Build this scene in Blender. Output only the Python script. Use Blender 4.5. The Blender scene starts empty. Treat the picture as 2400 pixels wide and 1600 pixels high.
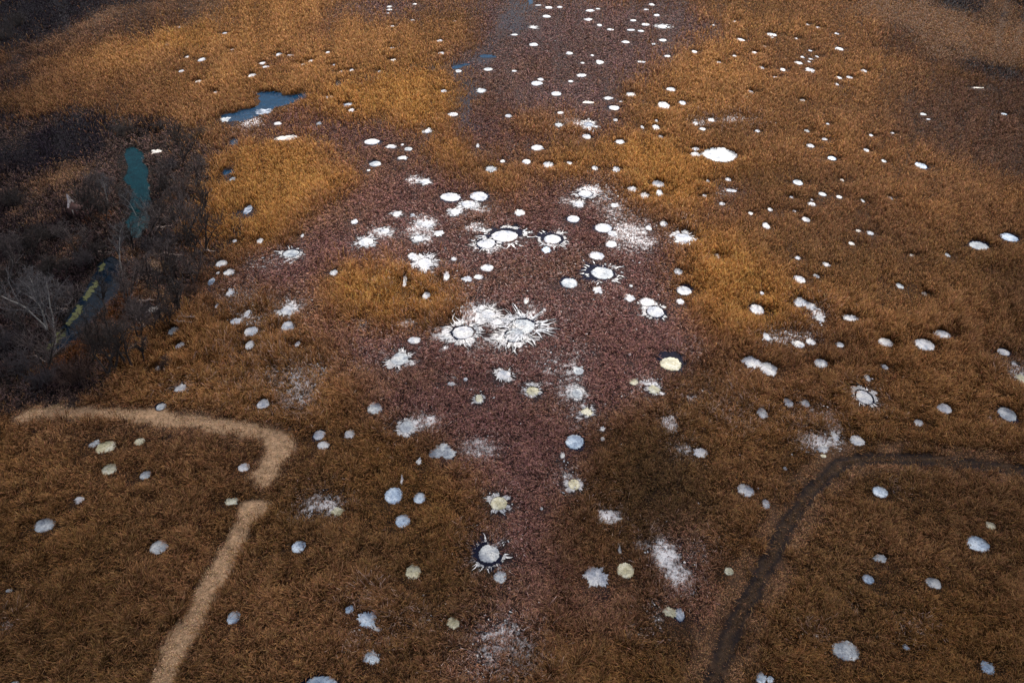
import bpy, math, random
import numpy as np
from mathutils import Vector
R = math.radians
random.seed(7); rng = np.random.default_rng(7)
S = bpy.context.scene; COL = S.collection

# ------------------------------------------------------------------ camera, light, exposure
H = 80.0; DEP = 38.0; F = 1733.0            # drone height, depression, focal length in photo pixels (2400 wide)
cd = bpy.data.cameras.new("camera"); cam = bpy.data.objects.new("camera", cd); COL.objects.link(cam)
cam.location = (0, 0, H); cam.rotation_euler = (R(90-DEP), 0, 0)
cd.sensor_width = 36; cd.lens = 36*F/2400; cd.clip_start = 1; cd.clip_end = 9000
S.camera = cam
SUN_EL, SUN_AZ = 42.0, 20.0                 # azimuth measured from +Y towards +X
w = bpy.data.worlds.new("World"); S.world = w; w.use_nodes = True
nt = w.node_tree; bg = nt.nodes["Background"]
sk = nt.nodes.new("ShaderNodeTexSky"); sk.sky_type = 'NISHITA'; sk.sun_disc = False
sk.sun_elevation = R(SUN_EL); sk.sun_rotation = R(SUN_AZ)
nt.links.new(sk.outputs[0], bg.inputs[0]); bg.inputs[1].default_value = 0.052
sd = bpy.data.lights.new("sun", 'SUN'); sd.energy = 5.0; sd.angle = R(0.5); sd.color = (1.0, .93, .84)
sun = bpy.data.objects.new("sun", sd); COL.objects.link(sun); sun.location = (0, 0, 200)
SV = Vector((math.sin(R(SUN_AZ))*math.cos(R(SUN_EL)), math.cos(R(SUN_AZ))*math.cos(R(SUN_EL)), math.sin(R(SUN_EL))))
sun.rotation_euler = SV.to_track_quat('Z', 'Y').to_euler()
S.view_settings.view_transform = 'Standard'; S.view_settings.look = 'None'; S.view_settings.gamma = 1
S.view_settings.exposure = 0.98
S.cycles.max_bounces = 5; S.cycles.transparent_max_bounces = 12

# ------------------------------------------------------------------ added unseen deck with a gap, shaped to darken the margins like a vignette
CZ = 700.0
def make_shade_deck():
    m = bpy.data.materials.new("shade_deck_veil"); m.use_nodes = True; t = m.node_tree; t.nodes.clear(); N = t.nodes.new; Lk = t.links.new
    def M(op, a, b=None, c=None):
        n = N("ShaderNodeMath"); n.operation = op
        for i, v in enumerate((a, b, c)):
            if v is None: continue
            if isinstance(v, (int, float)): n.inputs[i].default_value = v
            else: Lk(v, n.inputs[i])
        return n.outputs[0]
    g = N("ShaderNodeNewGeometry"); sp = N("ShaderNodeSeparateXYZ"); Lk(g.outputs["Position"], sp.inputs[0])
    gx_ = M('SUBTRACT', sp.outputs[0], SV.x/SV.z*CZ); gy_ = M('SUBTRACT', sp.outputs[1], SV.y/SV.z*CZ)
    wid = M('MULTIPLY_ADD', M('MAXIMUM', gy_, 20), 1/165, .36)
    ex = M('DIVIDE', M('SUBTRACT', gx_, 9), M('MULTIPLY', wid, 97.0))
    dy = M('SUBTRACT', gy_, 170); ey = M('ADD', M('MULTIPLY', M('MAXIMUM', dy, 0), 1/330), M('MULTIPLY', M('MINIMUM', dy, 0), 1/104))
    d = M('ADD', M('MULTIPLY', ex, ex), M('MULTIPLY', ey, ey))
    nz = N("ShaderNodeTexNoise"); nz.inputs["Scale"].default_value = .014; nz.inputs["Detail"].default_value = 5; Lk(g.outputs["Position"], nz.inputs["Vector"])
    d2 = M('ADD', d, M('MULTIPLY', M('SUBTRACT', nz.outputs["Fac"], .5), .9))
    mr = N("ShaderNodeMapRange"); mr.interpolation_type = 'SMOOTHSTEP'; mr.inputs[1].default_value = .35; mr.inputs[2].default_value = 1.75; mr.inputs[3].default_value = .0; mr.inputs[4].default_value = .78
    Lk(d2, mr.inputs[0])
    tr = N("ShaderNodeBsdfTransparent"); df = N("ShaderNodeBsdfTranslucent"); df.inputs[0].default_value = (.75, .75, .77, 1); mx = N("ShaderNodeMixShader"); o = N("ShaderNodeOutputMaterial")
    Lk(mr.outputs[0], mx.inputs[0]); Lk(tr.outputs[0], mx.inputs[1]); Lk(df.outputs[0], mx.inputs[2]); Lk(mx.outputs[0], o.inputs[0])
    r = np.random.default_rng(3); n = 40; xs = np.linspace(-800, 1300, n); ys = np.linspace(-500, 2000, n); V = []; Q = []
    for k in (0, 1):
        for i in range(n):
            for j in range(n):
                e = min(i, j, n-1-i, n-1-j); V.append((xs[i], ys[j], CZ+(1 if k else -1)*(min(e, 4)*6+r.random()*10)*(1 if e else 0)))
    for k in (0, 1):
        for i in range(n-1):
            for j in range(n-1):
                a = k*n*n+i*n+j; q = (a, a+n, a+n+1, a+1); Q.append(q if k else q[::-1])
    me = bpy.data.meshes.new("added_shade_deck"); me.from_pydata(V, [], Q); me.materials.append(m)
    o = bpy.data.objects.new("added_shade_deck", me); COL.objects.link(o); o['kind'] = 'structure'
make_shade_deck()

# ------------------------------------------------------------------ helpers
cD, sD = math.cos(R(DEP)), math.sin(R(DEP))
def ray(px, py):
    x = (px-1200)/F; y = (py-800)/F
    return x, cD - y*sD, -sD - y*cD
def gp(px, py, z=0.0):                       # photo pixel (2400 wide) -> point on the level z
    x, y, zz = ray(px, py); t = (z-H)/zz
    return x*t, y*t
def proj(x, y, z=0.0):                       # numpy: ground point -> photo pixel
    dz = z-H; d = y*cD - dz*sD; v = y*sD + dz*cD
    return 1200+F*x/d, 800-F*v/d
def vn(x, y, sc, seed=0):
    r = np.random.default_rng(seed+100); L = r.random((256, 256)).astype(np.float32)
    u = np.asarray(x, np.float32)/sc + 37.3; v = np.asarray(y, np.float32)/sc + 91.7
    iu = np.floor(u).astype(np.int32); iv = np.floor(v).astype(np.int32)
    fu = u-iu; fv = v-iv; fu = fu*fu*(3-2*fu); fv = fv*fv*(3-2*fv)
    a = L[iu & 255, iv & 255]; b = L[(iu+1) & 255, iv & 255]; c = L[iu & 255, (iv+1) & 255]; d = L[(iu+1) & 255, (iv+1) & 255]
    return (a*(1-fu)+b*fu)*(1-fv)+(c*(1-fu)+d*fu)*fv
def fbm(x, y, sc, seed=0, o=4):
    t = 0; a = .5; s = 0
    for k in range(o):
        t = t+a*vn(x, y, sc/2**k, seed+k*17); s += a; a *= .55
    return t/s
def ss(a, b, x):
    t = np.clip((x-a)/(b-a), 0, 1); return t*t*(3-2*t)
def tag(o, label=None, cat=None, group=None, kind=None):
    if label: o['label'] = label
    if cat: o['category'] = cat
    if group: o['group'] = group
    if kind: o['kind'] = kind
    return o
def mesh_np(name, V, quads=None, tris=None, mat=None, col=None, parent=None, smooth=False, alpha=None):
    V = np.asarray(V, np.float32).reshape(-1, 3); me = bpy.data.meshes.new(name)
    parts = []; tot = []; quads = list(quads) if quads is not None and not hasattr(quads, "shape") else quads
    if quads is not None and len(quads): q = np.asarray(quads, np.int32).reshape(-1, 4); parts.append(q.ravel()); tot.append(np.full(len(q), 4, np.int32))
    if tris is not None and len(tris): t = np.asarray(tris, np.int32).reshape(-1, 3); parts.append(t.ravel()); tot.append(np.full(len(t), 3, np.int32))
    li = np.concatenate(parts); lt = np.concatenate(tot); ls = np.concatenate([[0], np.cumsum(lt)[:-1]]).astype(np.int32)
    me.vertices.add(len(V)); me.vertices.foreach_set("co", V.ravel())
    me.loops.add(len(li)); me.loops.foreach_set("vertex_index", li)
    me.polygons.add(len(lt)); me.polygons.foreach_set("loop_start", ls); me.polygons.foreach_set("loop_total", lt)
    if col is not None:
        at = me.color_attributes.new("Col", 'FLOAT_COLOR', 'POINT')
        c4 = np.ones((len(V), 4), np.float32); c4[:, :3] = col
        if alpha is not None: c4[:, 3] = alpha
        at.data.foreach_set("color", c4.ravel())
    if smooth: me.polygons.foreach_set("use_smooth", np.ones(len(lt), bool))
    me.update(calc_edges=True)
    if mat: me.materials.append(mat)
    o = bpy.data.objects.new(name, me); COL.objects.link(o)
    if parent: o.parent = parent
    return o
def empty(name, loc):
    o = bpy.data.objects.new(name, None); COL.objects.link(o); o.location = loc; o.empty_display_size = .5
    return o

# ------------------------------------------------------------------ materials
def newmat(name):
    m = bpy.data.materials.new(name); m.use_nodes = True
    return m, m.node_tree, m.node_tree.nodes["Principled BSDF"]
def noise_col(t, sc, stops, coord='Object', detail=8, rough=.6, vec=None):
    n = t.nodes.new("ShaderNodeTexNoise"); n.inputs["Scale"].default_value = sc; n.inputs["Detail"].default_value = detail
    n.inputs["Roughness"].default_value = rough
    if vec is None:
        g = t.nodes.new("ShaderNodeNewGeometry"); vec = g.outputs["Position"]
    t.links.new(vec, n.inputs["Vector"])
    r = t.nodes.new("ShaderNodeValToRGB"); t.links.new(n.outputs["Fac"], r.inputs[0])
    e = r.color_ramp.elements
    while len(e) < len(stops): e.new(.5)
    for k, (p, c) in enumerate(stops): e[k].position = p; e[k].color = (*c, 1)
    return n, r
def mul(t, a, b, mode='MULTIPLY', fac=1):
    m = t.nodes.new("ShaderNodeMix"); m.data_type = 'RGBA'; m.blend_type = mode; m.inputs[0].default_value = fac
    t.links.new(a, m.inputs[6]); t.links.new(b, m.inputs[7]); return m.outputs[2]
def bump(t, p, hgt, dist=.1, strength=.6):
    b = t.nodes.new("ShaderNodeBump"); b.inputs["Distance"].default_value = dist; b.inputs["Strength"].default_value = strength
    t.links.new(hgt, b.inputs["Height"]); t.links.new(b.outputs[0], p.inputs["Normal"])

def mat_veg(name, trans=.25):
    m = bpy.data.materials.new(name); m.use_nodes = True; t = m.node_tree; t.nodes.clear()
    o = t.nodes.new("ShaderNodeOutputMaterial"); a = t.nodes.new("ShaderNodeVertexColor"); a.layer_name = "Col"
    n, r = noise_col(t, 1.7, [(.3, (.62, .62, .62)), (.7, (1.3, 1.25, 1.2))], detail=3)
    c = mul(t, a.outputs[0], r.outputs[0])
    d = t.nodes.new("ShaderNodeBsdfDiffuse"); tr = t.nodes.new("ShaderNodeBsdfTranslucent"); mx = t.nodes.new("ShaderNodeMixShader")
    t.links.new(c, d.inputs[0]); t.links.new(c, tr.inputs[0]); mx.inputs[0].default_value = trans
    t.links.new(d.outputs[0], mx.inputs[1]); t.links.new(tr.outputs[0], mx.inputs[2]); t.links.new(mx.outputs[0], o.inputs[0])
    return m
M_REED = mat_veg("reed_blades", .42); M_SEDGE = mat_veg("sedge_blades", .12); M_GRASS = mat_veg("dry_grass", .15); M_SCRUB = mat_veg("scrub_twigs", 0.02)

def mat_ground():
    m, t, p = newmat("marsh_soil"); a = t.nodes.new("ShaderNodeVertexColor"); a.layer_name = "Col"
    n, r = noise_col(t, 1.3, [(.25, (.35, .35, .35)), (.5, (.9, .9, .9)), (.8, (1.5, 1.45, 1.4))], detail=10)
    n2, r2 = noise_col(t, 1.1, [(0, (0, 0, 0)), (1, (1, 1, 1))], detail=6, rough=.7)
    ad = t.nodes.new("ShaderNodeMath"); ad.operation = 'MULTIPLY_ADD'; t.links.new(a.outputs[1], ad.inputs[0]); ad.inputs[1].default_value = .62; t.links.new(n2.outputs["Fac"], ad.inputs[2])
    mr = t.nodes.new("ShaderNodeMapRange"); mr.inputs[1].default_value = .70; mr.inputs[2].default_value = .90; t.links.new(ad.outputs[0], mr.inputs[0])
    cm = t.nodes.new("ShaderNodeMix"); cm.data_type = 'RGBA'; t.links.new(mr.outputs[0], cm.inputs[0]); t.links.new(mul(t, a.outputs[0], r.outputs[0]), cm.inputs[6]); cm.inputs[7].default_value = (.50, .50, .53, 1)
    t.links.new(cm.outputs[2], p.inputs["Base Color"]); p.inputs["Roughness"].default_value = .95
    p.inputs["Specular IOR Level"].default_value = .15
    bump(t, p, n.outputs["Fac"], .3, .8); return m
M_GROUND = mat_ground()

def mat_ice(name, lo, mid, hi, rough=.6, sc=.55):
    m, t, p = newmat(name)
    n, r = noise_col(t, sc, [(.36, lo), (.48, mid), (.60, hi)], detail=9, rough=.68)
    n2, r2 = noise_col(t, 3.2, [(.32, (.62, .64, .68)), (.5, (1, 1, 1))], detail=6)
    n3, r3 = noise_col(t, .9, [(.485, (1, 1, 1)), (.50, (.45, .45, .5)), (.515, (1, 1, 1))], detail=4)
    n4, r4 = noise_col(t, 6.0, [(.30, (.30, .27, .25)), (.38, (1, 1, 1))], detail=3)
    oi = t.nodes.new("ShaderNodeObjectInfo"); ro = t.nodes.new("ShaderNodeValToRGB"); t.links.new(oi.outputs["Random"], ro.inputs[0]); ro.color_ramp.elements[0].color = (.82, .84, .88, 1); ro.color_ramp.elements[1].color = (1.08, 1.06, 1.04, 1)
    n5, r5 = noise_col(t, .28, [(.38, (.76, .79, .83)), (.54, (1.05, 1.05, 1.05))], detail=5)
    base_ = mul(t, mul(t, r.outputs[0], ro.outputs[0]), r5.outputs[0])
    t.links.new(mul(t, mul(t, mul(t, base_, r2.outputs[0]), r3.outputs[0]), r4.outputs[0]), p.inputs["Base Color"])
    p.inputs["Roughness"].default_value = rough; p.inputs["Specular IOR Level"].default_value = .10
    bump(t, p, n2.outputs["Fac"], .12, .6); return m
MI = {'W': mat_ice("white_snow_ice", (.22, .25, .30), (.38, .39, .42), (.50, .50, .49)),
      'G': mat_ice("grey_ice", (.16, .18, .22), (.27, .30, .33), (.42, .44, .45), .45),
      'B': mat_ice("blue_ice", (.15, .21, .30), (.32, .40, .50), (.50, .57, .64), .4),
      'Y': mat_ice("yellow_stained_ice", (.22, .21, .13), (.40, .38, .27), (.52, .51, .42), .55),
      'T': mat_ice("dirty_ice", (.22, .18, .15), (.46, .42, .38), (.66, .64, .60), .6),
      'D': mat_ice("dark_slush", (.04, .05, .08), (.14, .17, .22), (.40, .44, .50), .3)}
def mat_water(name, c, rough=.08, bumpd=.02):
    m, t, p = newmat(name); n, r = noise_col(t, .5, [(.35, tuple(x*.7 for x in c)), (.65, tuple(x*1.25 for x in c))], detail=5)
    t.links.new(r.outputs[0], p.inputs["Base Color"]); p.inputs["Roughness"].default_value = rough; p.inputs["IOR"].default_value = 1.33
    bump(t, p, n.outputs["Fac"], bumpd, .5); return m
M_RIM = mat_water("black_meltwater", (.004, .005, .014), .06); M_RIM.node_tree.nodes["Principled BSDF"].inputs["Specular IOR Level"].default_value = .10
M_DITCH = mat_water("teal_water", (.0015, .017, .021)); M_DARKW = mat_water("dark_water", (.003, .008, .016)); M_POOL = mat_water("blue_water", (.003, .020, .046), .12)
M_SNOW = mat_ice('fresh_snow', (.45, .47, .50), (.58, .58, .60), (.66, .66, .66))
for _m in (M_DITCH, M_DARKW, M_POOL): _m.node_tree.nodes['Principled BSDF'].inputs['Specular IOR Level'].default_value = .13 if _m is not M_DARKW else .06
def mat_plain(name, a, b, sc=3, rough=.85):
    m, t, p = newmat(name); n, r = noise_col(t, sc, [(.35, a), (.65, b)], detail=6)
    t.links.new(r.outputs[0], p.inputs["Base Color"]); p.inputs["Roughness"].default_value = rough; bump(t, p, n.outputs["Fac"], .05, .5); return m
M_BARKP = mat_plain("pale_bark", (.16, .15, .145), (.46, .43, .40), 2.5); M_BARKD = mat_plain("dark_bark", (.018, .013, .012), (.05, .036, .032))
M_TWIGP = mat_plain("pale_twigs", (.035, .033, .038), (.12, .11, .115)); M_TWIGD = mat_plain("dark_twigs", (.014, .010, .010), (.036, .024, .022))
M_TWIGR = mat_plain("russet_twigs", (.03, .014, .011), (.08, .036, .022)); M_TWIGG = mat_plain("grey_twigs", (.022, .018, .022), (.065, .052, .060))
M_TWIGT = mat_plain("brown_grey_twigs", (.035, .025, .024), (.105, .078, .075))
M_LOG = mat_plain("fallen_wood", (.18, .13, .11), (.42, .33, .29)); M_BRICK = mat_plain("red_brick", (.025, .009, .008), (.06, .02, .017), 1.5)
M_PLASTER = mat_plain("pale_plaster", (.25, .2, .2), (.5, .46, .47), 2); M_ALGAE = mat_plain("green_algae", (.02, .024, .006), (.075, .080, .018), 1.2)

# ------------------------------------------------------------------ zone maps, in world metres
X0, X1, Y0, Y1, RS = -330., 330., 15., 430., .5
NX, NY = int((X1-X0)/RS), int((Y1-Y0)/RS)
gx = (X0+(np.arange(NX)+.5)*RS)[:, None]*np.ones((1, NY)); gy = np.ones((NX, 1))*(Y0+(np.arange(NY)+.5)*RS)[None]
SLANT = np.sqrt(gy**2+H*H)
GPX, GPY = proj(gx, gy)
wx = gx+(fbm(gx, gy, 9, 1)-.5)*SLANT*.085; wy = gy+(fbm(gx, gy, 9, 2)-.5)*SLANT*.085*SLANT/H*.6
wx += (fbm(gx, gy, 28, 3, 3)-.5)*SLANT*.10; wy += (fbm(gx, gy, 28, 4, 3)-.5)*SLANT*.07*SLANT/H*.6
def inpoly(poly, X, Y):
    ins = np.zeros(X.shape, bool); n = len(poly)
    for i in range(n):
        x1, y1 = poly[i]; x2, y2 = poly[(i+1) % n]
        if y1 == y2: continue
        c = ((y1 > Y) != (y2 > Y)) & (X < (x2-x1)*(Y-y1)/(y2-y1)+x1); ins ^= c
    return ins
def D(pts, k=1/.98): return [(a*k, b*k) for a, b in pts]
def wpoly(pts): return [gp(*q) for q in pts]
def zone_mask(pts, warp=1.0):
    P = wpoly(D(pts)); xs = [p[0] for p in P]; ys = [p[1] for p in P]; m = 14
    i0 = max(0, int((min(xs)-m-X0)/RS)); i1 = min(NX, int((max(xs)+m-X0)/RS)+1); j0 = max(0, int((min(ys)-m-Y0)/RS)); j1 = min(NY, int((max(ys)+m-Y0)/RS)+1)
    M = np.zeros((NX, NY), bool)
    if i1 <= i0 or j1 <= j0: return M
    sl = (slice(i0, i1), slice(j0, j1))
    M[sl] = inpoly(P, gx[sl]+(wx[sl]-gx[sl])*warp, gy[sl]+(wy[sl]-gy[sl])*warp); return M
def seg_dist(pts, X, Y):                     # distance to a polyline given in photo pixels (display scale)
    P = wpoly(D(pts)); d = np.full(X.shape, 1e9)
    for (x1, y1), (x2, y2) in zip(P[:-1], P[1:]):
        dx, dy = x2-x1, y2-y1; t = np.clip(((X-x1)*dx+(Y-y1)*dy)/(dx*dx+dy*dy), 0, 1)
        d = np.minimum(d, np.hypot(X-x1-t*dx, Y-y1-t*dy))
    return d
#            blade colour        tip colour          height dens kind ground
Z = {'gold':  ((.230, .108, .040), (.620, .345, .155), 1.60, 1.0, 0, (.040, .020, .009)),
     'russet':((.165, .077, .036), (.460, .255, .130), 1.35, 1.0, 0, (.036, .017, .010)),
     'olive': ((.115, .056, .020), (.390, .210, .080), 1.05, 1.0, 0, (.022, .012, .006)),
     'brown': ((.100, .056, .028), (.290, .178, .090), .85, 1.0, 0, (.018, .010, .007)),
     'deep':  ((.275, .124, .036), (.680, .375, .140), 1.55, 1.0, 0, (.045, .022, .008)),
     'sedge': ((.090, .042, .040), (.335, .180, .160), .62, 1.0, 1, (.018, .010, .011)),
     'sedgeg':((.110, .062, .064), (.350, .220, .205), .60, 1.0, 1, (.020, .013, .015)),
     'straw': ((.430, .280, .170), (.660, .460, .300), .26, .8, 2, (.300, .200, .125)),
     'tan':   ((.250, .135, .075), (.520, .310, .180), .50, 1.0, 2, (.070, .040, .025)),
     'dull':  ((.110, .060, .040), (.270, .155, .105), .75, 1.0, 2, (.020, .012, .010)),
     'navy':  ((.014, .011, .016), (.040, .034, .046), .60, 1.0, 3, (.008, .007, .010)),
     'wood':  ((.050, .033, .031), (.260, .172, .150), .60, .80, 3, (.008, .006, .006)),
     'woodd': ((.011, .008, .010), (.062, .043, .048), 1.20, .75, 3, (.006, .005, .006)),
     'track': ((.100, .060, .036), (.220, .135, .085), .26, .75, 2, (.040, .025, .016)),
     'orange':((.130, .050, .020), (.260, .105, .038), .80, 1.0, 2, (.040, .020, .010))}
ZN = list(Z)
base = np.zeros((NX, NY, 3)); tip = np.zeros((NX, NY, 3)); grd = np.zeros((NX, NY, 3)); hgt = np.zeros((NX, NY)); den = np.ones((NX, NY)); knd = np.zeros((NX, NY), np.int8)
def paint(mask, z, a=1.0):
    b, t, h, d, k, g = Z[z]; m = mask
    for A, v in ((base, b), (tip, t), (grd, g)): A[m] = A[m]*(1-a)+np.array(v)*a
    hgt[m] = hgt[m]*(1-a)+h*a; den[m] = den[m]*(1-a)+d*a
    if a > .5: knd[m] = k
def paintw(W, z):                            # soft weights
    b, t, h, d, k, g = Z[z]; w3 = W[..., None]
    for A, v in ((base, b), (tip, t), (grd, g)): A *= 1-w3; A += np.array(v)*w3
    hgt[:] = hgt*(1-W)+h*W; den[:] = den*(1-W)+d*W; knd[W > .5] = k
allm = np.ones((NX, NY), bool); paint(allm, 'gold')
n1 = fbm(gx, gy, 40, 11); n2 = fbm(gx, gy, 14, 12)
n3 = fbm(gx*.45, gy, 16, 15, 5); n4 = fbm(gx*.6, gy, 5, 16, 3)
paintw(.35+.6*ss(.42, .58, n1*.6+n2*.4), 'russet')
paintw(ss(.50, .66, n3*.7+n4*.3)*.55, 'brown')
paintw(ss(.56, .68, vn(gx*.5, gy, 9, 18)*.6+n4*.4)*ss(1000, 700, GPY)*.35, 'dull')
paintw(ss(840, 1150, GPY)*.80, 'olive')  # olive reeds in the foreground, their colour also darkened for the edge shade
paintw(ss(950, 1150, GPY)*ss(.42, .58, n2*.6+n4*.4)*.7, 'brown')
paintw(ss(.50, .60, n2*.5+fbm(gx, gy, 7, 14)*.5)*ss(900, 1100, GPY)*.7, 'russet')
paintw(ss(1750, 2150, GPX)*ss(900, 600, GPY)*ss(60, 200, GPY)*.30*ss(.38, .55, n2), 'dull')
def E(cx, cy, rx, ry, n=14):
    return [(cx+rx*math.cos(2*math.pi*k/n), cy+ry*math.sin(2*math.pi*k/n)) for k in range(n)]
for z, pts in [
  ('deep', [(500, 380), (560, 335), (640, 325), (730, 345), (790, 390), (805, 440), (760, 490), (640, 545), (520, 565), (490, 480)]),
  ('deep', [(800, 195), (880, 172), (1000, 168), (1060, 210), (1080, 270), (1110, 340), (1100, 385), (1050, 385), (1000, 345), (980, 290), (880, 268), (760, 240), (640, 270), (650, 250), (720, 220)]),
  ('gold', [(300, 60), (600, -30), (780, -20), (760, 40), (700, 60), (900, 80), (1080, 110), (1050, 150), (780, 185), (700, 215), (580, 205), (450, 150), (250, 160), (220, 110)]),
  ('deep', [(330, 100), (480, 70), (520, 100), (440, 140), (330, 130)]),
  ('gold', [(1480, 180), (1600, 60), (1700, 60), (1750, 150), (1650, 260), (1500, 320), (1420, 300)]),
  ('deep', [(1400, 330), (1560, 330), (1700, 380), (1640, 450), (1520, 470), (1420, 430)]),
  ('gold', [(370, 820), (450, 760), (560, 700), (690, 730), (760, 800), (820, 900), (800, 940), (650, 965), (480, 930), (360, 880)]),
  ('gold', [(1560, 640), (1750, 700), (1900, 640), (2050, 760), (1950, 880), (1780, 900), (1640, 840)]),
  ('tan', [(-60, 120), (200, 90), (520, 60), (560, -30), (420, -60), (-60, -60)]),
  ('russet', [(0, 200), (60, 165), (330, 165), (420, 195), (420, 250), (250, 265), (0, 262)]),
  ('dull', [(130, 75), (330, 15), (460, 0), (540, 10), (420, 60), (330, 95), (230, 118), (120, 130)]),
  ('navy', [(-80, -60), (420, -60), (330, 0), (270, 22), (160, 38), (70, 100), (40, 108), (-80, 108)]),
  ('dull', [(-80, 110), (70, 100), (100, 150), (60, 200), (-80, 235)]),
  ('navy', [(-60, 140), (40, 150), (60, 178), (-60, 192)]),
  ('sedgeg', [(770, 40), (800, 8), (930, -20), (1015, -5), (1010, 18), (955, 40), (880, 60), (790, 55)]),
  ('sedge', [(695, 80), (720, 68), (775, 66), (790, 78), (760, 92), (705, 95)]),
  ('sedge', [(640, 130), (680, 140), (700, 165), (670, 178), (640, 160)]),
  ('sedgeg', [(1010, 175), (1000, 140), (1060, 95), (1110, 60), (1060, 30), (1090, -30), (1560, -30), (1590, 0), (1600, 60), (1560, 110), (1580, 140), (1470, 190), (1440, 260), (1400, 310), (1300, 320), (1270, 260), (1180, 255), (1160, 215), (1100, 240), (1070, 215)]),
  ('sedge', [(560, 290), (620, 268), (740, 250), (830, 258), (960, 285), (1000, 310), (990, 360), (1010, 395), (1060, 415), (1110, 400), (1200, 415), (1300, 420), (1390, 410), (1400, 440), (1440, 480), (1540, 520), (1560, 560), (1550, 640), (1600, 740), (1680, 800), (1650, 830), (1560, 850), (1500, 910), (1440, 960), (1370, 1010), (1350, 1060), (1310, 1110), (1260, 1170), (1215, 1240), (1190, 1300), (1130, 1325), (1080, 1290), (1065, 1240), (1090, 1170), (1050, 1080), (990, 1055), (940, 990), (880, 930), (810, 880), (790, 830), (750, 790), (700, 720), (640, 670), (560, 650), (480, 650), (540, 610), (620, 570), (700, 525), (800, 480), (810, 430), (790, 390), (700, 335), (600, 312)]),
  ('sedge', [(1070, 260), (1180, 255), (1290, 290), (1410, 300), (1350, 345), (1230, 340), (1210, 380), (1100, 370), (1060, 300)]),
  ('gold', [(1190, 255), (1240, 270), (1260, 300), (1320, 305), (1330, 340), (1250, 330), (1190, 295)]),
  ('deep', [(1000, 290), (1060, 270), (1100, 340), (1110, 380), (1050, 388), (1000, 350)]),
  ('deep', [(1230, 400), (1250, 385), (1330, 355), (1400, 370), (1390, 405), (1290, 418)]),
  ('gold', [(1050, 400), (1120, 385), (1200, 400), (1230, 415), (1160, 428), (1060, 420)]),
  ('deep', [(770, 650), (830, 620), (900, 618), (960, 655), (1050, 650), (1080, 680), (1065, 725), (980, 760), (880, 780), (800, 740)]),
  ('sedge', [(1180, 1200), (1250, 1220), (1300, 1300), (1240, 1420), (1180, 1500), (1060, 1600), (1000, 1560), (1100, 1450), (1160, 1330)]),
  ('sedge', [(1460, 1210), (1560, 1200), (1650, 1240), (1620, 1330), (1560, 1400), (1500, 1400), (1480, 1300)]),
  ('sedge', [(1360, 1330), (1420, 1350), (1440, 1450), (1330, 1480), (1290, 1400)]),
  ('sedge', [(1600, 1380), (1660, 1330), (1700, 1350), (1640, 1450), (1590, 1450)]),
  ('russet', [(700, 1330), (900, 1340), (960, 1450), (800, 1520), (680, 1450)]),
  ('russet', [(1600, 640), (1720, 660), (1900, 700), (2000, 800), (1900, 960), (1650, 920), (1600, 780)]),
  ('deep', [(1560, 560), (1640, 540), (1800, 620), (1840, 700), (1740, 760), (1620, 760), (1570, 660)]),
  ('dull', [(2060, 220), (2352, 170), (2500, 260), (2500, 420), (2300, 420), (2100, 330)]),
  ('dull', [(1980, 290), (2050, 270), (2100, 300), (2040, 325), (1980, 318)]),
  ('sedge', [(1640, 445), (1720, 420), (1730, 460), (1680, 490), (1630, 480)]),
  ('tan', [(1920, 20), (1960, -40), (2500, -60), (2500, 140), (2300, 120), (2180, 130), (2080, 110), (1990, 70)]),
  ('tan', [(2130, 40), (2300, 30), (2352, 50), (2352, 100), (2230, 95), (2140, 70)]),
  ('dull', [(1960, 60), (2060, 50), (2090, 110), (2200, 125), (2240, 160), (2100, 160), (2000, 110)]),
  ('navy', [(2150, 125), (2240, 120), (2400, 170), (2500, 200), (2500, 250), (2330, 190), (2240, 160)]),
  ('navy', [(2090, -3), (2100, -60), (2230, -60), (2255, 0), (2300, 24), (2150, 31), (2110, 15)]),
  ('navy', [(2310, -3), (2300, -60), (2500, -60), (2500, 80), (2390, 60), (2352, 42)]),
  ('dull', [(1990, 190), (2060, 185), (2080, 205), (2000, 210)]),
  ('russet', [(0, 850), (130, 900), (340, 850), (330, 930), (140, 945), (0, 960)]),
  ('brown', [(1440, 1010), (1620, 980), (1640, 1200), (1500, 1260), (1400, 1180)]),
  ('dull', [(130, 965), (400, 965), (560, 985), (590, 1030), (420, 1010), (200, 1000), (100, 1030)]),
  ]:
    paint(zone_mask(pts), z)
def blur(A, k):
    for ax_ in (0, 1):
        c = np.cumsum(np.pad(A, [(k+1, k) if i == ax_ else (0, 0) for i in range(A.ndim)], mode='edge'), axis=ax_)
        n_ = A.shape[ax_]; A = (np.take(c, range(2*k+1, 2*k+1+n_), axis=ax_)-np.take(c, range(0, n_), axis=ax_))/(2*k+1)
    return A
for _ in range(2): base[:], tip[:] = blur(base, 6), blur(tip, 6)
hgt[:] = blur(hgt, 2)
sed = knd == 1; sq = ss(.45, .62, fbm(gx*.6, gy, 10, 43)); base[sed] = base[sed]*(1-.5*sq[sed][:, None])+np.array((.11, .06, .035))*.5*sq[sed][:, None]; tip[sed] = tip[sed]*(1-.5*sq[sed][:, None])+np.array((.36, .205, .13))*.5*sq[sed][:, None]
sv = (.74+.52*fbm(gx, gy, 22, 41))[..., None]*(.80+.4*n4)[..., None]; base *= sv; tip *= sv
wdk = np.zeros((NX, NY), bool)
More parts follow.
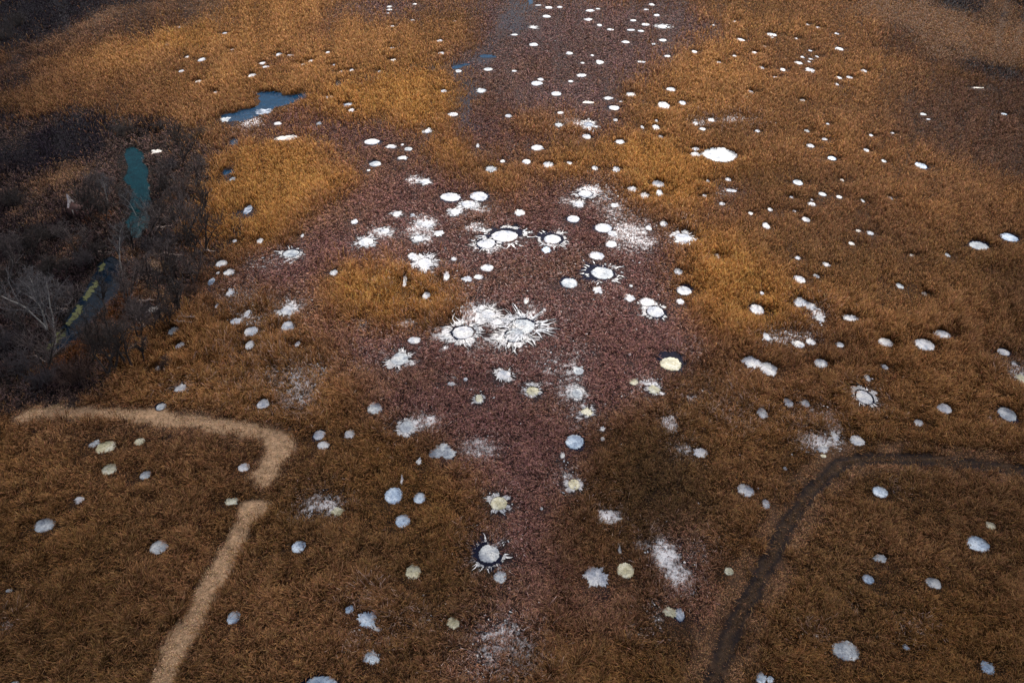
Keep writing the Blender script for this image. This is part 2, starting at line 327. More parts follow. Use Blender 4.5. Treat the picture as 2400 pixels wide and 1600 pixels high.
for z, pts, wp in [
  ('wood', [(-300, 262), (250, 262), (330, 285), (440, 285), (470, 320), (490, 420), (505, 520), (500, 580), (450, 650), (440, 700), (380, 760), (345, 860), (250, 900), (160, 905), (-300, 930)], 1.7),
  ('navy', [(-300, 268), (120, 262), (246, 272), (238, 320), (205, 385), (170, 398), (-300, 410)], .4),
  ('wood', [(-300, 290), (40, 285), (60, 300), (30, 340), (-300, 350)], 1),
  ('woodd', [(-300, 420), (100, 410), (180, 470), (250, 520), (250, 600), (200, 680), (110, 800), (130, 850), (60, 900), (-300, 920)], 1),
  ('woodd', E(180, 505, 70, 18), 1), ('woodd', E(295, 300, 26, 22), .6), ('woodd', E(265, 560, 24, 50), 1), ('woodd', E(190, 860, 50, 50), 1),
  ('woodd', E(380, 540, 60, 14), 1), ('woodd', E(400, 430, 50, 25), 1), ('woodd', E(350, 470, 30, 30), 1),
  ('tan', [(100, 425), (140, 400), (180, 395), (180, 420), (130, 445), (80, 440)], 1), ('tan', E(5, 470, 26, 20), 1), ('tan', E(90, 510, 30, 14), 1),
  ('tan', E(60, 432, 60, 7), 1), ('tan', E(155, 580, 26, 12), 1), ('straw', E(345, 612, 24, 15), 1), ('orange', E(302, 675, 15, 15), 1), ('orange', E(285, 497, 10, 12), 1),
  ('tan', E(340, 590, 30, 14), 1), ('tan', E(360, 655, 60, 20), 1), ('orange', E(280, 715, 28, 14), 1), ('orange', E(200, 790, 30, 25), 1),
  ('tan', E(380, 455, 30, 12), 1), ('tan', E(390, 405, 28, 8), 1), ('olive', E(120, 830, 28, 12), 1),
  ]:
    m_ = zone_mask(pts, wp); wdk = (wdk | m_) if z == 'woodd' else (wdk & ~m_); paint(m_, z, 1 if z not in ('tan',) else .8)
woodm = zone_mask([(-300, 262), (250, 262), (330, 285), (440, 285), (470, 320), (490, 420), (505, 520), (500, 580), (450, 650), (440, 700), (380, 760), (345, 860), (250, 900), (160, 905), (-300, 930)], 1)
wv = fbm(gx, gy, 5, 77)
paint(woodm & (wv > .50) & wdk, 'wood'); hgt[woodm] *= (.6+1.0*fbm(gx, gy, 6, 78))[woodm]
# mown straw path on the left, wheel track on the right
JX = gx+(fbm(gx, gy, 4, 21)-.5)*1.5; JY = gy+(fbm(gx, gy, 4, 22)-.5)*1.5
dA = seg_dist([(60, 955), (130, 945), (250, 948), (400, 964), (520, 976), (600, 992), (640, 1005), (648, 1030), (630, 1060), (606, 1095)], JX, JY)
paint((dA < 1.45) & (JX < 0), 'straw'); paint((dA >= 1.45) & (dA < 2.5) & (vn(gx, gy, 1.2, 5) > .5), 'tan')
dB = seg_dist([(585, 1165), (540, 1240), (482, 1360), (425, 1460), (360, 1590), (330, 1660)], JX, JY); paint(dB < 1.6, 'straw'); paint((dB >= 1.6) & (dB < 2.0) & (vn(gx, gy, 1.2, 6) > .5), 'tan')
paint(zone_mask([(600, 1015), (625, 995), (665, 1000), (672, 1030), (650, 1060), (615, 1085), (600, 1080), (618, 1050)], .3), 'straw')
TR = [(2700, 1130), (2352, 1082), (2150, 1058), (2000, 1052), (1930, 1066), (1865, 1125), (1812, 1200), (1745, 1330), (1685, 1440), (1640, 1568), (1610, 1680)]
dT = seg_dist(TR, JX, JY)
paint((dT < 3.4) & (dT > 1.0) & (fbm(gx, gy, 3, 66) > .38), 'tan', .8); hgt[(dT < 3.4)] *= .7
paint(dT < .95, 'track')
dTr = seg_dist(TR, gx, gy); hgt[dTr < 1.3] *= .75; crisp = (dTr < 4) | (dA < 3.5) | (dB < 3.5); RUT = np.abs(dTr-.75) < .33
hgt[dA < 6] *= .8
hgt *= .72+.56*fbm(gx, gy, 11, 31); hgt *= .75+.5*fbm(gx, gy, 2.2, 32)
den *= ss(.12, .34, fbm(gx, gy, 3.5, 33, 3))*.6+.4
# ditch and creeks: dark narrow gaps in the reeds
creek = np.minimum.reduce([seg_dist(p, wx*.5+gx*.5, wy*.5+gy*.5) for p in (
  [(705, 222), (740, 205), (790, 190), (850, 180), (880, 172), (1005, 172), (1030, 155), (1075, 143), (1105, 130), (1125, 95), (1190, 60), (1205, 30), (1215, 0), (1230, -30)],
  [(1065, 180), (1080, 195), (1100, 240), (1100, 290)], [(520, 275), (540, 320), (560, 345), (530, 400), (535, 430)], [(495, 502), (560, 490), (572, 478)], [(1185, 0), (1200, 20), (1195, 50)])])
cr = np.where(GPY < 260, 2.5, 1.3)*(.6+.8*vn(gx, gy, 6, 90))
den[creek < cr] *= .03; grd[creek < cr] = (.012, .012, .02); hgt[creek < cr*2.0] *= .8
keep = np.zeros((NX*2, NY*2), bool)          # places without blades, 0.25 m
low = np.ones((NX*2, NY*2), np.float32)      # height factor
kx = (X0+(np.arange(NX*2)+.5)*.25); ky = (Y0+(np.arange(NY*2)+.5)*.25)
def kslice(x0, x1, y0, y1):
    return slice(max(0, int((x0-X0)*4)), min(NX*2, int((x1-X0)*4)+1)), slice(max(0, int((y0-Y0)*4)), min(NY*2, int((y1-Y0)*4)+1))
def kpoly(P, grow=0):
    xs = [p[0] for p in P]; ys = [p[1] for p in P]; sx, sy = kslice(min(xs)-1, max(xs)+1, min(ys)-1, max(ys)+1)
    if sx.stop <= sx.start or sy.stop <= sy.start: return
    X = kx[sx][:, None]+0*ky[sy][None]; Y = ky[sy][None]+0*kx[sx][:, None]; keep[sx, sy] |= inpoly(P, X, Y)

# ------------------------------------------------------------------ open water
def smooth_poly(P, it=2, seed=0, amp=.5):
    r = np.random.default_rng(seed); P = [np.array(p) for p in P]
    for k in range(it):
        Q = []
        for i in range(len(P)):
            a, b = P[i], P[(i+1) % len(P)]; Q += [a*.75+b*.25, a*.25+b*.75]
        P = Q
    return [(p[0]+r.normal()*amp, p[1]+r.normal()*amp) for p in P]
def flat(name, P, z, mat, parent=None, thick=0.0):
    import bmesh
    bm = bmesh.new(); vs = [bm.verts.new((x, y, z)) for x, y in P]; f = bm.faces.new(vs); bmesh.ops.triangulate(bm, faces=[f])
    me = bpy.data.meshes.new(name); bm.to_mesh(me); bm.free(); me.materials.append(mat)
    for p in me.polygons:
        if p.normal.z < 0: p.flip()
    o = bpy.data.objects.new(name, me); COL.objects.link(o)
    if parent: o.parent = parent
    return o
for nm, pts, mt in [
  ('ditch_water', [(286, 345), (300, 338), (322, 345), (335, 375), (344, 420), (345, 470), (346, 515), (325, 535), (318, 552), (305, 545), (292, 528), (290, 500), (300, 480), (298, 440), (288, 410)], M_DITCH),
  ('ditch_water', [(228, 598), (262, 588), (280, 610), (278, 645), (268, 680), (238, 708), (214, 740), (190, 768), (150, 800), (102, 806), (132, 762), (162, 715), (186, 685), (208, 645)], M_DARKW),
  ('marsh_pool', [(508, 262), (530, 262), (570, 252), (598, 240), (600, 225), (588, 215), (605, 210), (648, 212), (650, 222), (705, 214), (712, 222), (680, 235), (640, 246), (610, 256), (590, 268), (560, 280), (508, 280)], M_POOL),
  ('marsh_pool', [(528, 322), (545, 318), (552, 328), (545, 336), (534, 334)], M_POOL), ('marsh_pool', [(510, 392), (545, 390), (535, 402), (512, 402)], M_POOL),
  ('marsh_pool', [(1100, 128), (1115, 125), (1145, 130), (1130, 134), (1105, 133)], M_POOL), ('marsh_pool', [(1030, 155), (1075, 145), (1082, 150), (1045, 160)], M_POOL),
  ('marsh_pool', [(770, 190), (785, 189), (786, 198), (772, 199)], M_POOL), ('marsh_pool', [(1212, -3), (1228, -3), (1222, 12), (1214, 12)], M_POOL)]:
    P = smooth_poly(wpoly(D(pts)), 2, len(pts), .3); o = flat(nm, P, .05, mt); tag(o, kind='structure'); kpoly(P)
    _x = [q[0] for q in P]; _y = [q[1] for q in P]; sx, sy = kslice(min(_x)-4, max(_x)+4, min(_y)-9, max(_y)+2); XX = kx[sx][:, None]+0*ky[sy][None]; YY = ky[sy][None]+0*kx[sx][:, None]
    for sh in (1.5, 3, 4.5): q_ = inpoly(P, XX, YY+sh); low[sx, sy][q_] = np.minimum(low[sx, sy][q_], .35)

# ------------------------------------------------------------------ ice pools and snow patches: (x, y, w, h[, colour+shape flags]) per tile of 600x400 px seen 3.92 times enlarged
# colours W G B Y T D; flags: i ragged, r clean, o dark rim, O wide dark rim, b burst, c strong burst
T = {(0, 0): [(1643, 250, 40, 16), (2068, 303, 45, 14), (1545, 408, 60, 14), (2137, 453, 30, 10), (2137, 490, 34, 10), (1722, 520, 36, 14), (1860, 543, 72, 28), (1668, 650, 52, 20), (2320, 690, 80, 30), (1828, 744, 64, 22, 'T'), (1985, 843, 40, 16, 'T'), (2070, 1092, 90, 40, 'Gi'), (1440, 1385, 100, 28, 'Ti')],
 (1, 0): [(1226, 60, 52, 16), (1226, 88, 56, 14), (1212, 120, 30, 8), (1460, 36, 40, 12), (1440, 183, 40, 8), (1252, 238, 40, 10), (1830, 191, 28, 8), (1690, 374, 62, 20), (1253, 438, 38, 12), (1705, 486, 66, 22), (660, 478, 38, 16), (214, 496, 60, 26), (318, 506, 60, 16, 'Wi'), (510, 556, 54, 20), (62, 577, 66, 18), (92, 610, 66, 16), (436, 590, 48, 12), (718, 592, 26, 8), (780, 655, 40, 14), (880, 640, 46, 18), (1260, 548, 44, 20, 'Ti'), (1136, 652, 30, 10), (2132, 634, 84, 28, 'G'), (1860, 650, 60, 26, 'Gi'), (2070, 830, 96, 40, 'Gi'), (1724, 832, 60, 22), (674, 887, 76, 18, 'Wi'), (840, 957, 90, 30, 'Di'), (880, 1007, 64, 22, 'Wi'), (200, 1131, 78, 26), (580, 1130, 52, 26, 'G'), (1808, 1048, 98, 34), (280, 1262, 200, 44, 'Ti'), (1064, 1299, 146, 50, 'Wro'), (1575, 1196, 56, 24, 'Wb'), (1244, 1342, 100, 34, 'Wi'), (1400, 1365, 78, 32, 'G'), (1350, 1445, 76, 40, 'Wi'), (1097, 1502, 110, 46, 'Go'), (1345, 1325, 30, 14), (2037, 1335, 34, 36), (2265, 1477, 48, 24), (2160, 1545, 110, 50, 'Gi'), (2320, 1060, 70, 26), (1035, 1560, 34, 14), (70, 1020, 160, 46, 'Di')],
 (2, 0): [(240, 47, 60, 10), (337, 69, 68, 24), (437, 64, 54, 16), (318, 149, 76, 26), (717, 96, 84, 24), (790, 80, 46, 12), (700, 178, 80, 24, 'Wi'), (1282, 41, 56, 22), (1233, 87, 50, 14), (1328, 139, 60, 22), (1112, 187, 58, 18), (803, 230, 50, 20), (1228, 224, 76, 26), (1380, 240, 92, 28, 'Wob'), (902, 270, 68, 20), (1092, 274, 76, 18), (1184, 283, 64, 18), (195, 249, 60, 16, 'Wb'), (198, 408, 92, 28), (1043, 384, 76, 24), (1385, 368, 68, 26), (1300, 402, 42, 16), (1425, 515, 60, 22), (1675, 474, 54, 24), (525, 487, 70, 26), (737, 507, 36, 14), (805, 568, 80, 34, 'Wi'), (647, 576, 42, 14), (1188, 566, 66, 20, 'Wi'), (2038, 198, 50, 18), (2098, 363, 76, 26), (2228, 482, 56, 20), (2042, 511, 40, 14), (1895, 571, 60, 20, 'Wi'), (1846, 229, 36, 10), (638, 690, 92, 30, 'Wi'), (262, 726, 62, 24), (226, 763, 108, 42), (538, 745, 50, 18), (406, 858, 98, 40), (700, 937, 100, 24, 'Ti'), (882, 899, 88, 26, 'Wi'), (1088, 863, 100, 36), (938, 988, 100, 38, 'Wo'), (448, 1032, 68, 22), (1458, 815, 92, 30), (2288, 619, 56, 20), (2190, 842, 56, 24), (1390, 962, 122, 58), (1563, 938, 72, 30), (950, 1098, 46, 24), (1827, 1097, 76, 28), (700, 1140, 90, 40, 'Dc'), (684, 1250, 88, 38, 'Wo'), (430, 1140, 70, 30, 'Gi'), (990, 1296, 84, 32, 'Wi'), (1362, 1250, 48, 20), (1320, 1165, 72, 44, 'Wi'), (1680, 1130, 60, 26, 'Wi'), (1325, 1104, 30, 18), (1195, 1160, 32, 18), (1750, 1180, 60, 22, 'Wi'), (2255, 1200, 50, 20, 'Wi'), (232, 1352, 116, 54, 'Wr'), (133, 1481, 86, 40), (333, 1506, 106, 50, 'Wr'), (527, 1491, 50, 20), (760, 1538, 60, 32), (955, 1548, 80, 36, 'Wi'), (1903, 1416, 334, 130, 'GrS'), (1680, 1412, 100, 34), (1685, 1360, 70, 24), (1000, 931, 30, 10), (20, 318, 70, 14), (20, 650, 50, 16), (2320, 424, 30, 10)],
 (3, 0): [(30, 316, 90, 30), (30, 342, 40, 10), (357, 224, 36, 14), (458, 251, 40, 14), (628, 306, 42, 12), (258, 352, 28, 16), (650, 446, 80, 30), (386, 463, 34, 12), (314, 522, 36, 16), (448, 517, 30, 14), (392, 540, 42, 12), (372, 562, 30, 10), (277, 574, 74, 26), (382, 640, 104, 32, 'Wi'), (132, 636, 54, 24), (878, 650, 66, 26), (645, 710, 56, 22), (746, 706, 56, 20), (626, 770, 42, 18), (70, 706, 60, 8), (313, 916, 50, 16, 'Ti'), (1422, 1045, 62, 20, 'G'), (1470, 1092, 40, 8), (545, 1132, 30, 8), (352, 1196, 52, 20, 'G'), (1140, 1217, 38, 10), (943, 1238, 40, 18), (514, 1272, 54, 16), (387, 1333, 70, 30), (900, 1373, 52, 22), (583, 1448, 78, 30, 'Bo'), (1058, 1472, 44, 20, 'G'), (1398, 1514, 104, 50, 'Bo'), (1925, 803, 110, 8, 'Ti'), (2165, 1045, 56, 16, 'Bo')],
 (0, 1): [(2140, 70, 60, 26, 'G'), (2280, 352, 74, 74, 'Do'), (2157, 640, 44, 24), (2040, 842, 108, 46), (2110, 922, 106, 48), (2120, 1106, 76, 62, 'Wi'), (2172, 1372, 104, 50, 'Wi'), (2275, 1300, 60, 50, 'Wi'), (1600, 1455, 90, 54, 'Gi'), (1945, 1010, 60, 60, 'Di'), (2004, 930, 30, 14), (2000, 1226, 34, 20), (2310, 1462, 130, 72), (1410, 1265, 90, 40, 'Ti')],
 (1, 1): [(1556, 95, 80, 46, 'Wb'), (1787, 237, 182, 80, 'Wro'), (2047, 231, 172, 80, 'Wro'), (1951, 301, 134, 62, 'Wrb'), (1831, 373, 98, 52, 'Wrb'), (1292, 392, 80, 38, 'Wb'), (1440, 401, 44, 22, 'Wi'), (906, 462, 66, 40, 'Wi'), (1185, 548, 86, 42, 'Wb'), (1568, 486, 104, 54, 'Wb'), (1490, 616, 92, 48, 'Wb'), (1682, 570, 84, 54, 'Wi'), (1010, 650, 146, 70, 'Wrb'), (2283, 595, 256, 98, 'WrOb'), (2118, 664, 172, 80, 'Wrob'), (322, 754, 144, 66, 'Gob'), (1550, 845, 130, 96, 'Wc'), (1440, 780, 90, 60, 'Wi'), (1818, 805, 60, 28, 'Wi'), (2124, 888, 122, 66, 'Wr'), (1940, 988, 96, 46, 'Wi'), (2046, 970, 92, 40), (720, 925, 80, 36, 'Wi'), (1750, 960, 60, 90, 'Wi'), (1370, 1000, 40, 90, 'Wi'), (1565, 1136, 76, 54), (285, 1270, 110, 60, 'Wb'), (295, 1416, 134, 74), (1455, 1550, 124, 60), (1902, 1480, 204, 110, 'Wroc'), (40, 635, 64, 34), (428, 588, 32, 20), (2130, 1310, 130, 80, 'Wc')],
 (2, 1): [(673, 208, 132, 62, 'Wrob'), (615, 300, 80, 54, 'Wb'), (945, 313, 80, 36, 'Wi'), (72, 380, 104, 54, 'Wi'), (563, 437, 116, 60, 'Wro'), (838, 520, 168, 76, 'Wro'), (925, 572, 98, 46, 'W'), (910, 669, 112, 60, 'Wr'), (1338, 112, 124, 52, 'Wr'), (1102, 160, 92, 36, 'Wi'), (1216, 220, 100, 40, 'Wi'), (1352, 195, 80, 34, 'Wi'), (1795, 85, 34, 12), (1983, 72, 60, 24), (2012, 178, 84, 32, 'Wi'), (1765, 220, 44, 12), (1928, 298, 60, 28), (2190, 384, 44, 20), (2330, 497, 70, 50), (1390, 477, 84, 34), (1255, 520, 60, 40), (1570, 605, 154, 66, 'Wrb'), (370, 624, 164, 76, 'WrOb'), (316, 722, 90, 50, 'Bi'), (775, 773, 148, 72, 'Wr'), (830, 935, 208, 108, 'GrOb'), (528, 1026, 158, 86, 'Gro'), (790, 1090, 110, 54, 'Wi'), (1525, 915, 80, 50), (1577, 1090, 130, 76, 'Wro'), (1092, 1050, 34, 18), (1080, 1163, 100, 60, 'Wi'), (1243, 1200, 146, 76, 'Wr'), (1316, 1290, 160, 96, 'Wrob'), (1545, 1195, 76, 44, 'Wi'), (2247, 1262, 128, 78, 'Wo'), (130, 1185, 50, 60, 'Wi'), (100, 1425, 230, 130, 'GrocL'), (20, 1510, 170, 110, 'GrocL'), (2335, 1515, 70, 60), (1880, 770, 50, 26, 'Ti'), (2290, 1110, 40, 14)],
 (3, 1): [(272, 101, 90, 42, 'Go'), (678, 80, 36, 16, 'T'), (496, 208, 70, 28, 'G'), (650, 233, 54, 20), (213, 238, 40, 14), (397, 259, 30, 12), (862, 265, 34, 18, 'G'), (1116, 243, 50, 20, 'G'), (398, 300, 78, 30), (240, 365, 38, 12), (15, 347, 50, 18), (344, 440, 78, 36), (932, 566, 68, 30), (825, 545, 50, 16, 'Ti'), (763, 661, 58, 26), (1930, 680, 180, 64, 'Gro'), (2205, 603, 150, 68, 'Bro'), (1315, 768, 50, 16, 'T'), (1643, 765, 46, 24, 'G'), (270, 793, 60, 22, 'Wi'), (530, 852, 78, 24, 'Wi'), (440, 958, 54, 28, 'Wi'), (285, 988, 112, 58), (1205, 1049, 72, 40, 'G'), (1433, 1120, 50, 22, 'Ti'), (285, 1195, 120, 74, 'Wi'), (380, 1230, 110, 60, 'Wi'), (468, 1342, 80, 60, 'Wi'), (750, 1340, 120, 54, 'Wi'), (1592, 1490, 152, 64, 'W'), (1070, 1563, 140, 64), (1430, 1586, 190, 96, 'W'), (388, 1563, 94, 44), (275, 1583, 115, 56)],
 (0, 2): [(1658, 22, 76, 44, 'Wi'), (1460, 230, 50, 24), (1668, 415, 120, 50, 'Wi'), (1485, 588, 90, 54, 'Gro'), (975, 960, 190, 104, 'Y'), (870, 930, 90, 60, 'Gi'), (1284, 912, 96, 62, 'Y'), (1010, 1160, 150, 92, 'Y'), (1338, 1217, 100, 70, 'G'), (2243, 1146, 112, 70, 'W'), (730, 1446, 80, 60, 'Wi'), (2130, 1460, 120, 66, 'Yi'), (2300, 20, 90, 60)],
 (1, 2): [(1318, 155, 170, 110, 'Gb'), (1090, 605, 146, 104, 'Gr'), (1382, 775, 136, 100, 'Grb'), (68, 562, 116, 76), (582, 850, 116, 80, 'Wo'), (620, 943, 114, 68, 'W'), (864, 838, 110, 60, 'Wi'), (1712, 1005, 250, 140, 'GiV'), (1500, 1090, 50, 50, 'Wi'), (2050, 520, 80, 60, 'Yib'), (1796, 382, 80, 26, 'Wi'), (1925, 340, 40, 24), (2275, 300, 140, 80, 'Wb'), (1266, 1404, 172, 146, 'B'), (1504, 1424, 116, 90, 'B'), (750, 1550, 120, 60, 'Yi'), (1340, 1255, 30, 70, 'Wi'), (2230, 1480, 160, 120, 'Yb'), (385, 10, 50, 30)],
 (2, 2): [(2200, 180, 190, 90, 'Wi'), (610, 265, 100, 68, 'Gr'), (600, 470, 100, 90, 'Gb'), (190, 450, 120, 80, 'Yib'), (1115, 362, 92, 56, 'Y'), (1305, 435, 110, 70, 'Yib'), (1458, 200, 210, 118, 'YrO'), (690, 640, 100, 70, 'Yib'), (828, 795, 60, 36, 'Wi'), (832, 882, 40, 24), (575, 913, 178, 126, 'Bro'), (570, 1305, 116, 90, 'Yb'), (2294, 643, 104, 84), (1732, 1010, 130, 80, 'Wi'), (2145, 1355, 156, 110, 'W'), (2330, 1480, 70, 80, 'Wi'), (1078, 107, 30, 24), (465, 1040, 50, 50, 'Wi'), (270, 1525, 30, 24, 'G'), (2352, 240, 170, 110, 'W')],
 (3, 2): [(480, 190, 138, 68), (655, 20, 80, 36), (2155, 85, 110, 50, 'Wo'), (1065, 222, 66, 36), (905, 320, 60, 50, 'Wi'), (880, 500, 145, 110, 'Wob'), (335, 555, 96, 44, 'Wi'), (185, 550, 90, 70, 'Wi'), (1615, 605, 138, 80, 'W'), (2192, 655, 160, 116, 'Go'), (1378, 735, 96, 44, 'Wi'), (815, 898, 136, 84, 'W'), (610, 860, 60, 80, 'Wi'), (500, 975, 110, 50, 'Wi'), (508, 1046, 60, 24, 'Y'), (1028, 1370, 146, 90, 'B'), (2330, 330, 120, 60, 'Yi'), (2260, 200, 50, 20, 'Wi'), (155, 1155, 40, 20, 'Wi')],
 (0, 3): [(412, 108, 190, 130, 'G'), (1466, 305, 170, 120, 'G'), (2148, 952, 116, 118, 'B'), (85, 708, 60, 26, 'G'), (140, 1560, 70, 30, 'Bi')],
 (1, 3): [(1350, 68, 144, 116, 'B'), (393, 306, 136, 100, 'B'), (2140, 375, 200, 164, 'GrOb'), (2243, 586, 126, 108, 'G'), (1444, 537, 150, 124, 'Y'), (1812, 1005, 116, 96, 'Yi'), (1030, 972, 190, 150, 'Bi'), (860, 880, 70, 70, 'Bi'), (1062, 1325, 150, 130, 'Bi'), (605, 1570, 310, 150, 'Bo'), (1120, 1060, 80, 24, 'Wi')],
 (2, 3): [(770, 580, 230, 180, 'Wi'), (1043, 524, 170, 134, 'Y'), (1990, 530, 88, 66, 'Y'), (1455, 910, 130, 90, 'Yi'), (1540, 930, 90, 120, 'Do'), (985, 320, 30, 110, 'Wi'), (2290, 1520, 110, 100, 'Bi')],
 (3, 3): [(1925, 280, 210, 140, 'B'), (2040, 110, 96, 62, 'Y'), (1028, 412, 130, 56, 'Gi'), (918, 605, 106, 84, 'B'), (1518, 640, 144, 100, 'G'), (713, 1262, 260, 180, 'GrS'), (1265, 1230, 60, 50, 'Bi'), (2015, 1415, 130, 110, 'Bi'), (20, 1530, 70, 60, 'Bi')]}
LM = [((1685, 361), "the big snowy pond"), ((1220, 770), "the twin starburst pool"), ((1085, 778), "the cracked pool beside the starburst"), ((1412, 638), "the black-ringed grey pool"),
      ((640, 240), "the open marsh water"), ((258, 1100), "the yellow-green pools"), ((655, 1020), "the straw path bend"), ((1950, 1085), "the dark track bend"),
      ((1146, 1296), "the black-cracked round pool"), ((1572, 851), "the yellowish lens-shaped pool"), ((1982, 1522), "the large oval pool near the corner"), ((325, 440), "the teal ditch"),
      ((1182, 552), "the biggest white double oval"), ((1090, 470), "the trio of white ovals"), ((755, 1600), "the bottom edge ice"), ((2215, 18), "the navy field corner"),
      ((2340, 556), "the right edge blue pool"), ((1037, 1056), "the ragged grey triangle"), ((1850, 710), "the jagged double patch"), ((860, 332), "the long white oval in sedge")]
LAND = {(1903, 1416): "largest smooth snow-covered pond with a grey hollow, among golden reeds", (100, 1425): "upper half of twin grey frozen pool at starburst centre", (20, 1510): "lower half of twin grey frozen pool at starburst centre",
        (1902, 1480): "round cracked white pool with snow rays left of the starburst", (830, 935): "grey frozen pool inside a wide black meltwater ring", (2140, 375): "round grey-green pool with black radiating cracks in lower middle",
        (1458, 200): "yellowish lens-shaped pool with thick black rim in dark sedge", (713, 1262): "large oval grey pool near the lower right corner", (2283, 595): "biggest white oval pool with black rim, touching a smaller one",
        (605, 1570): "broad blue ice pool cut off by the bottom edge", (2205, 603): "blue oval pool at the right edge of golden reeds", (1712, 1005): "ragged triangular sheet of grey ice in the sedge edge",
        (975, 960): "larger yellow-green pool above the left straw path end", (1010, 1160): "smaller yellow-green pool below the larger one", (1064, 1299): "long white oval pool with dark cracks in upper purple sedge"}
pools = []
for (ti, tj), L in T.items():
    for q in L:
        fl = q[4] if len(q) > 4 else 'W'
        if fl[0] not in 'WGBYTD': fl = 'W'+fl
        pools.append(dict(px=ti*600+q[0]/3.92, py=tj*400+q[1]/3.92, w=q[2]/3.92, h=q[3]/3.92, fl=fl, key=(q[0], q[1])))
CN = {'W': 'white', 'G': 'grey', 'B': 'blue', 'Y': 'yellowish', 'T': 'dirty pale', 'D': 'dark slushy'}
ORD = ['nearest', 'second nearest', 'third nearest', 'fourth nearest', 'fifth nearest', 'sixth nearest', 'seventh nearest', 'eighth nearest', 'ninth nearest', 'tenth nearest', 'eleventh nearest', 'twelfth nearest', 'thirteenth nearest'] + [a+' nearest' for a in 'fourteenth fifteenth sixteenth seventeenth eighteenth nineteenth twentieth'.split()] + ['twenty-'+a+' nearest' for a in 'first second third fourth fifth sixth seventh eighth ninth'.split()]
for p in pools:
    s = p['w']; fl = p['fl']
    sz = 'tiny' if s < 14 else 'small' if s < 26 else 'medium' if s < 42 else 'large'
    sh = 'ragged' if 'i' in fl else 'starry' if ('b' in fl or 'c' in fl) else 'dark-rimmed' if ('o' in fl or 'O' in fl) else 'thin' if p['h']/s < .3 else 'oval'
    p['noun'] = 'snow patch' if 'i' in fl else 'ice pool'
    p['desc'] = f"{sz} {CN[fl[0]]} {sh} {p['noun']}"
    p['cls'] = p['desc']
    k = min(range(len(LM)), key=lambda a: math.hypot(LM[a][0][0]-p['px'], (LM[a][0][1]-p['py'])*1.3)); dx = p['px']-LM[k][0][0]; dy = (p['py']-LM[k][0][1])*1.2
    p['lm'] = k; p['dir'] = ('right of' if dx > 0 else 'left of') if abs(dx) > abs(dy) else ('in front of' if dy > 0 else 'behind'); p['dd'] = math.hypot(dx, dy)
grp = {}
for p in pools: grp.setdefault((p['cls'], p['lm'], p['dir']), []).append(p)
for g in grp.values():
    g.sort(key=lambda p: p['dd'])
    for k, p in enumerate(g):
        p['label'] = f"{p['desc']}, {(ORD[k]+' ') if len(g) > 1 else ''}{p['dir']} {LM[p['lm']][1]}"
bursts = []; FZX = []; bs = []
def outline(n, a, b, ragged, r, tri=False):
    th = np.linspace(0, 2*math.pi, n, endpoint=False); k = np.ones(n)
    for m_ in range(2, 6): k += (.035 if not ragged else .10)*r.normal()*np.cos(m_*th+r.random()*6.3)/(m_*.5)
    for m_ in range(6, 28): k += (.010 if not ragged else .13/m_**.6)*r.normal()*np.cos(m_*th+r.random()*6.3)
    k += r.normal(size=n)*(.02 if not ragged else .05)
    if tri: k *= .72+.38*np.abs(np.cos(1.5*(th-math.pi/2)))
    k = np.maximum(k, .35); return th, a*k*np.cos(th), b*k*np.sin(th)
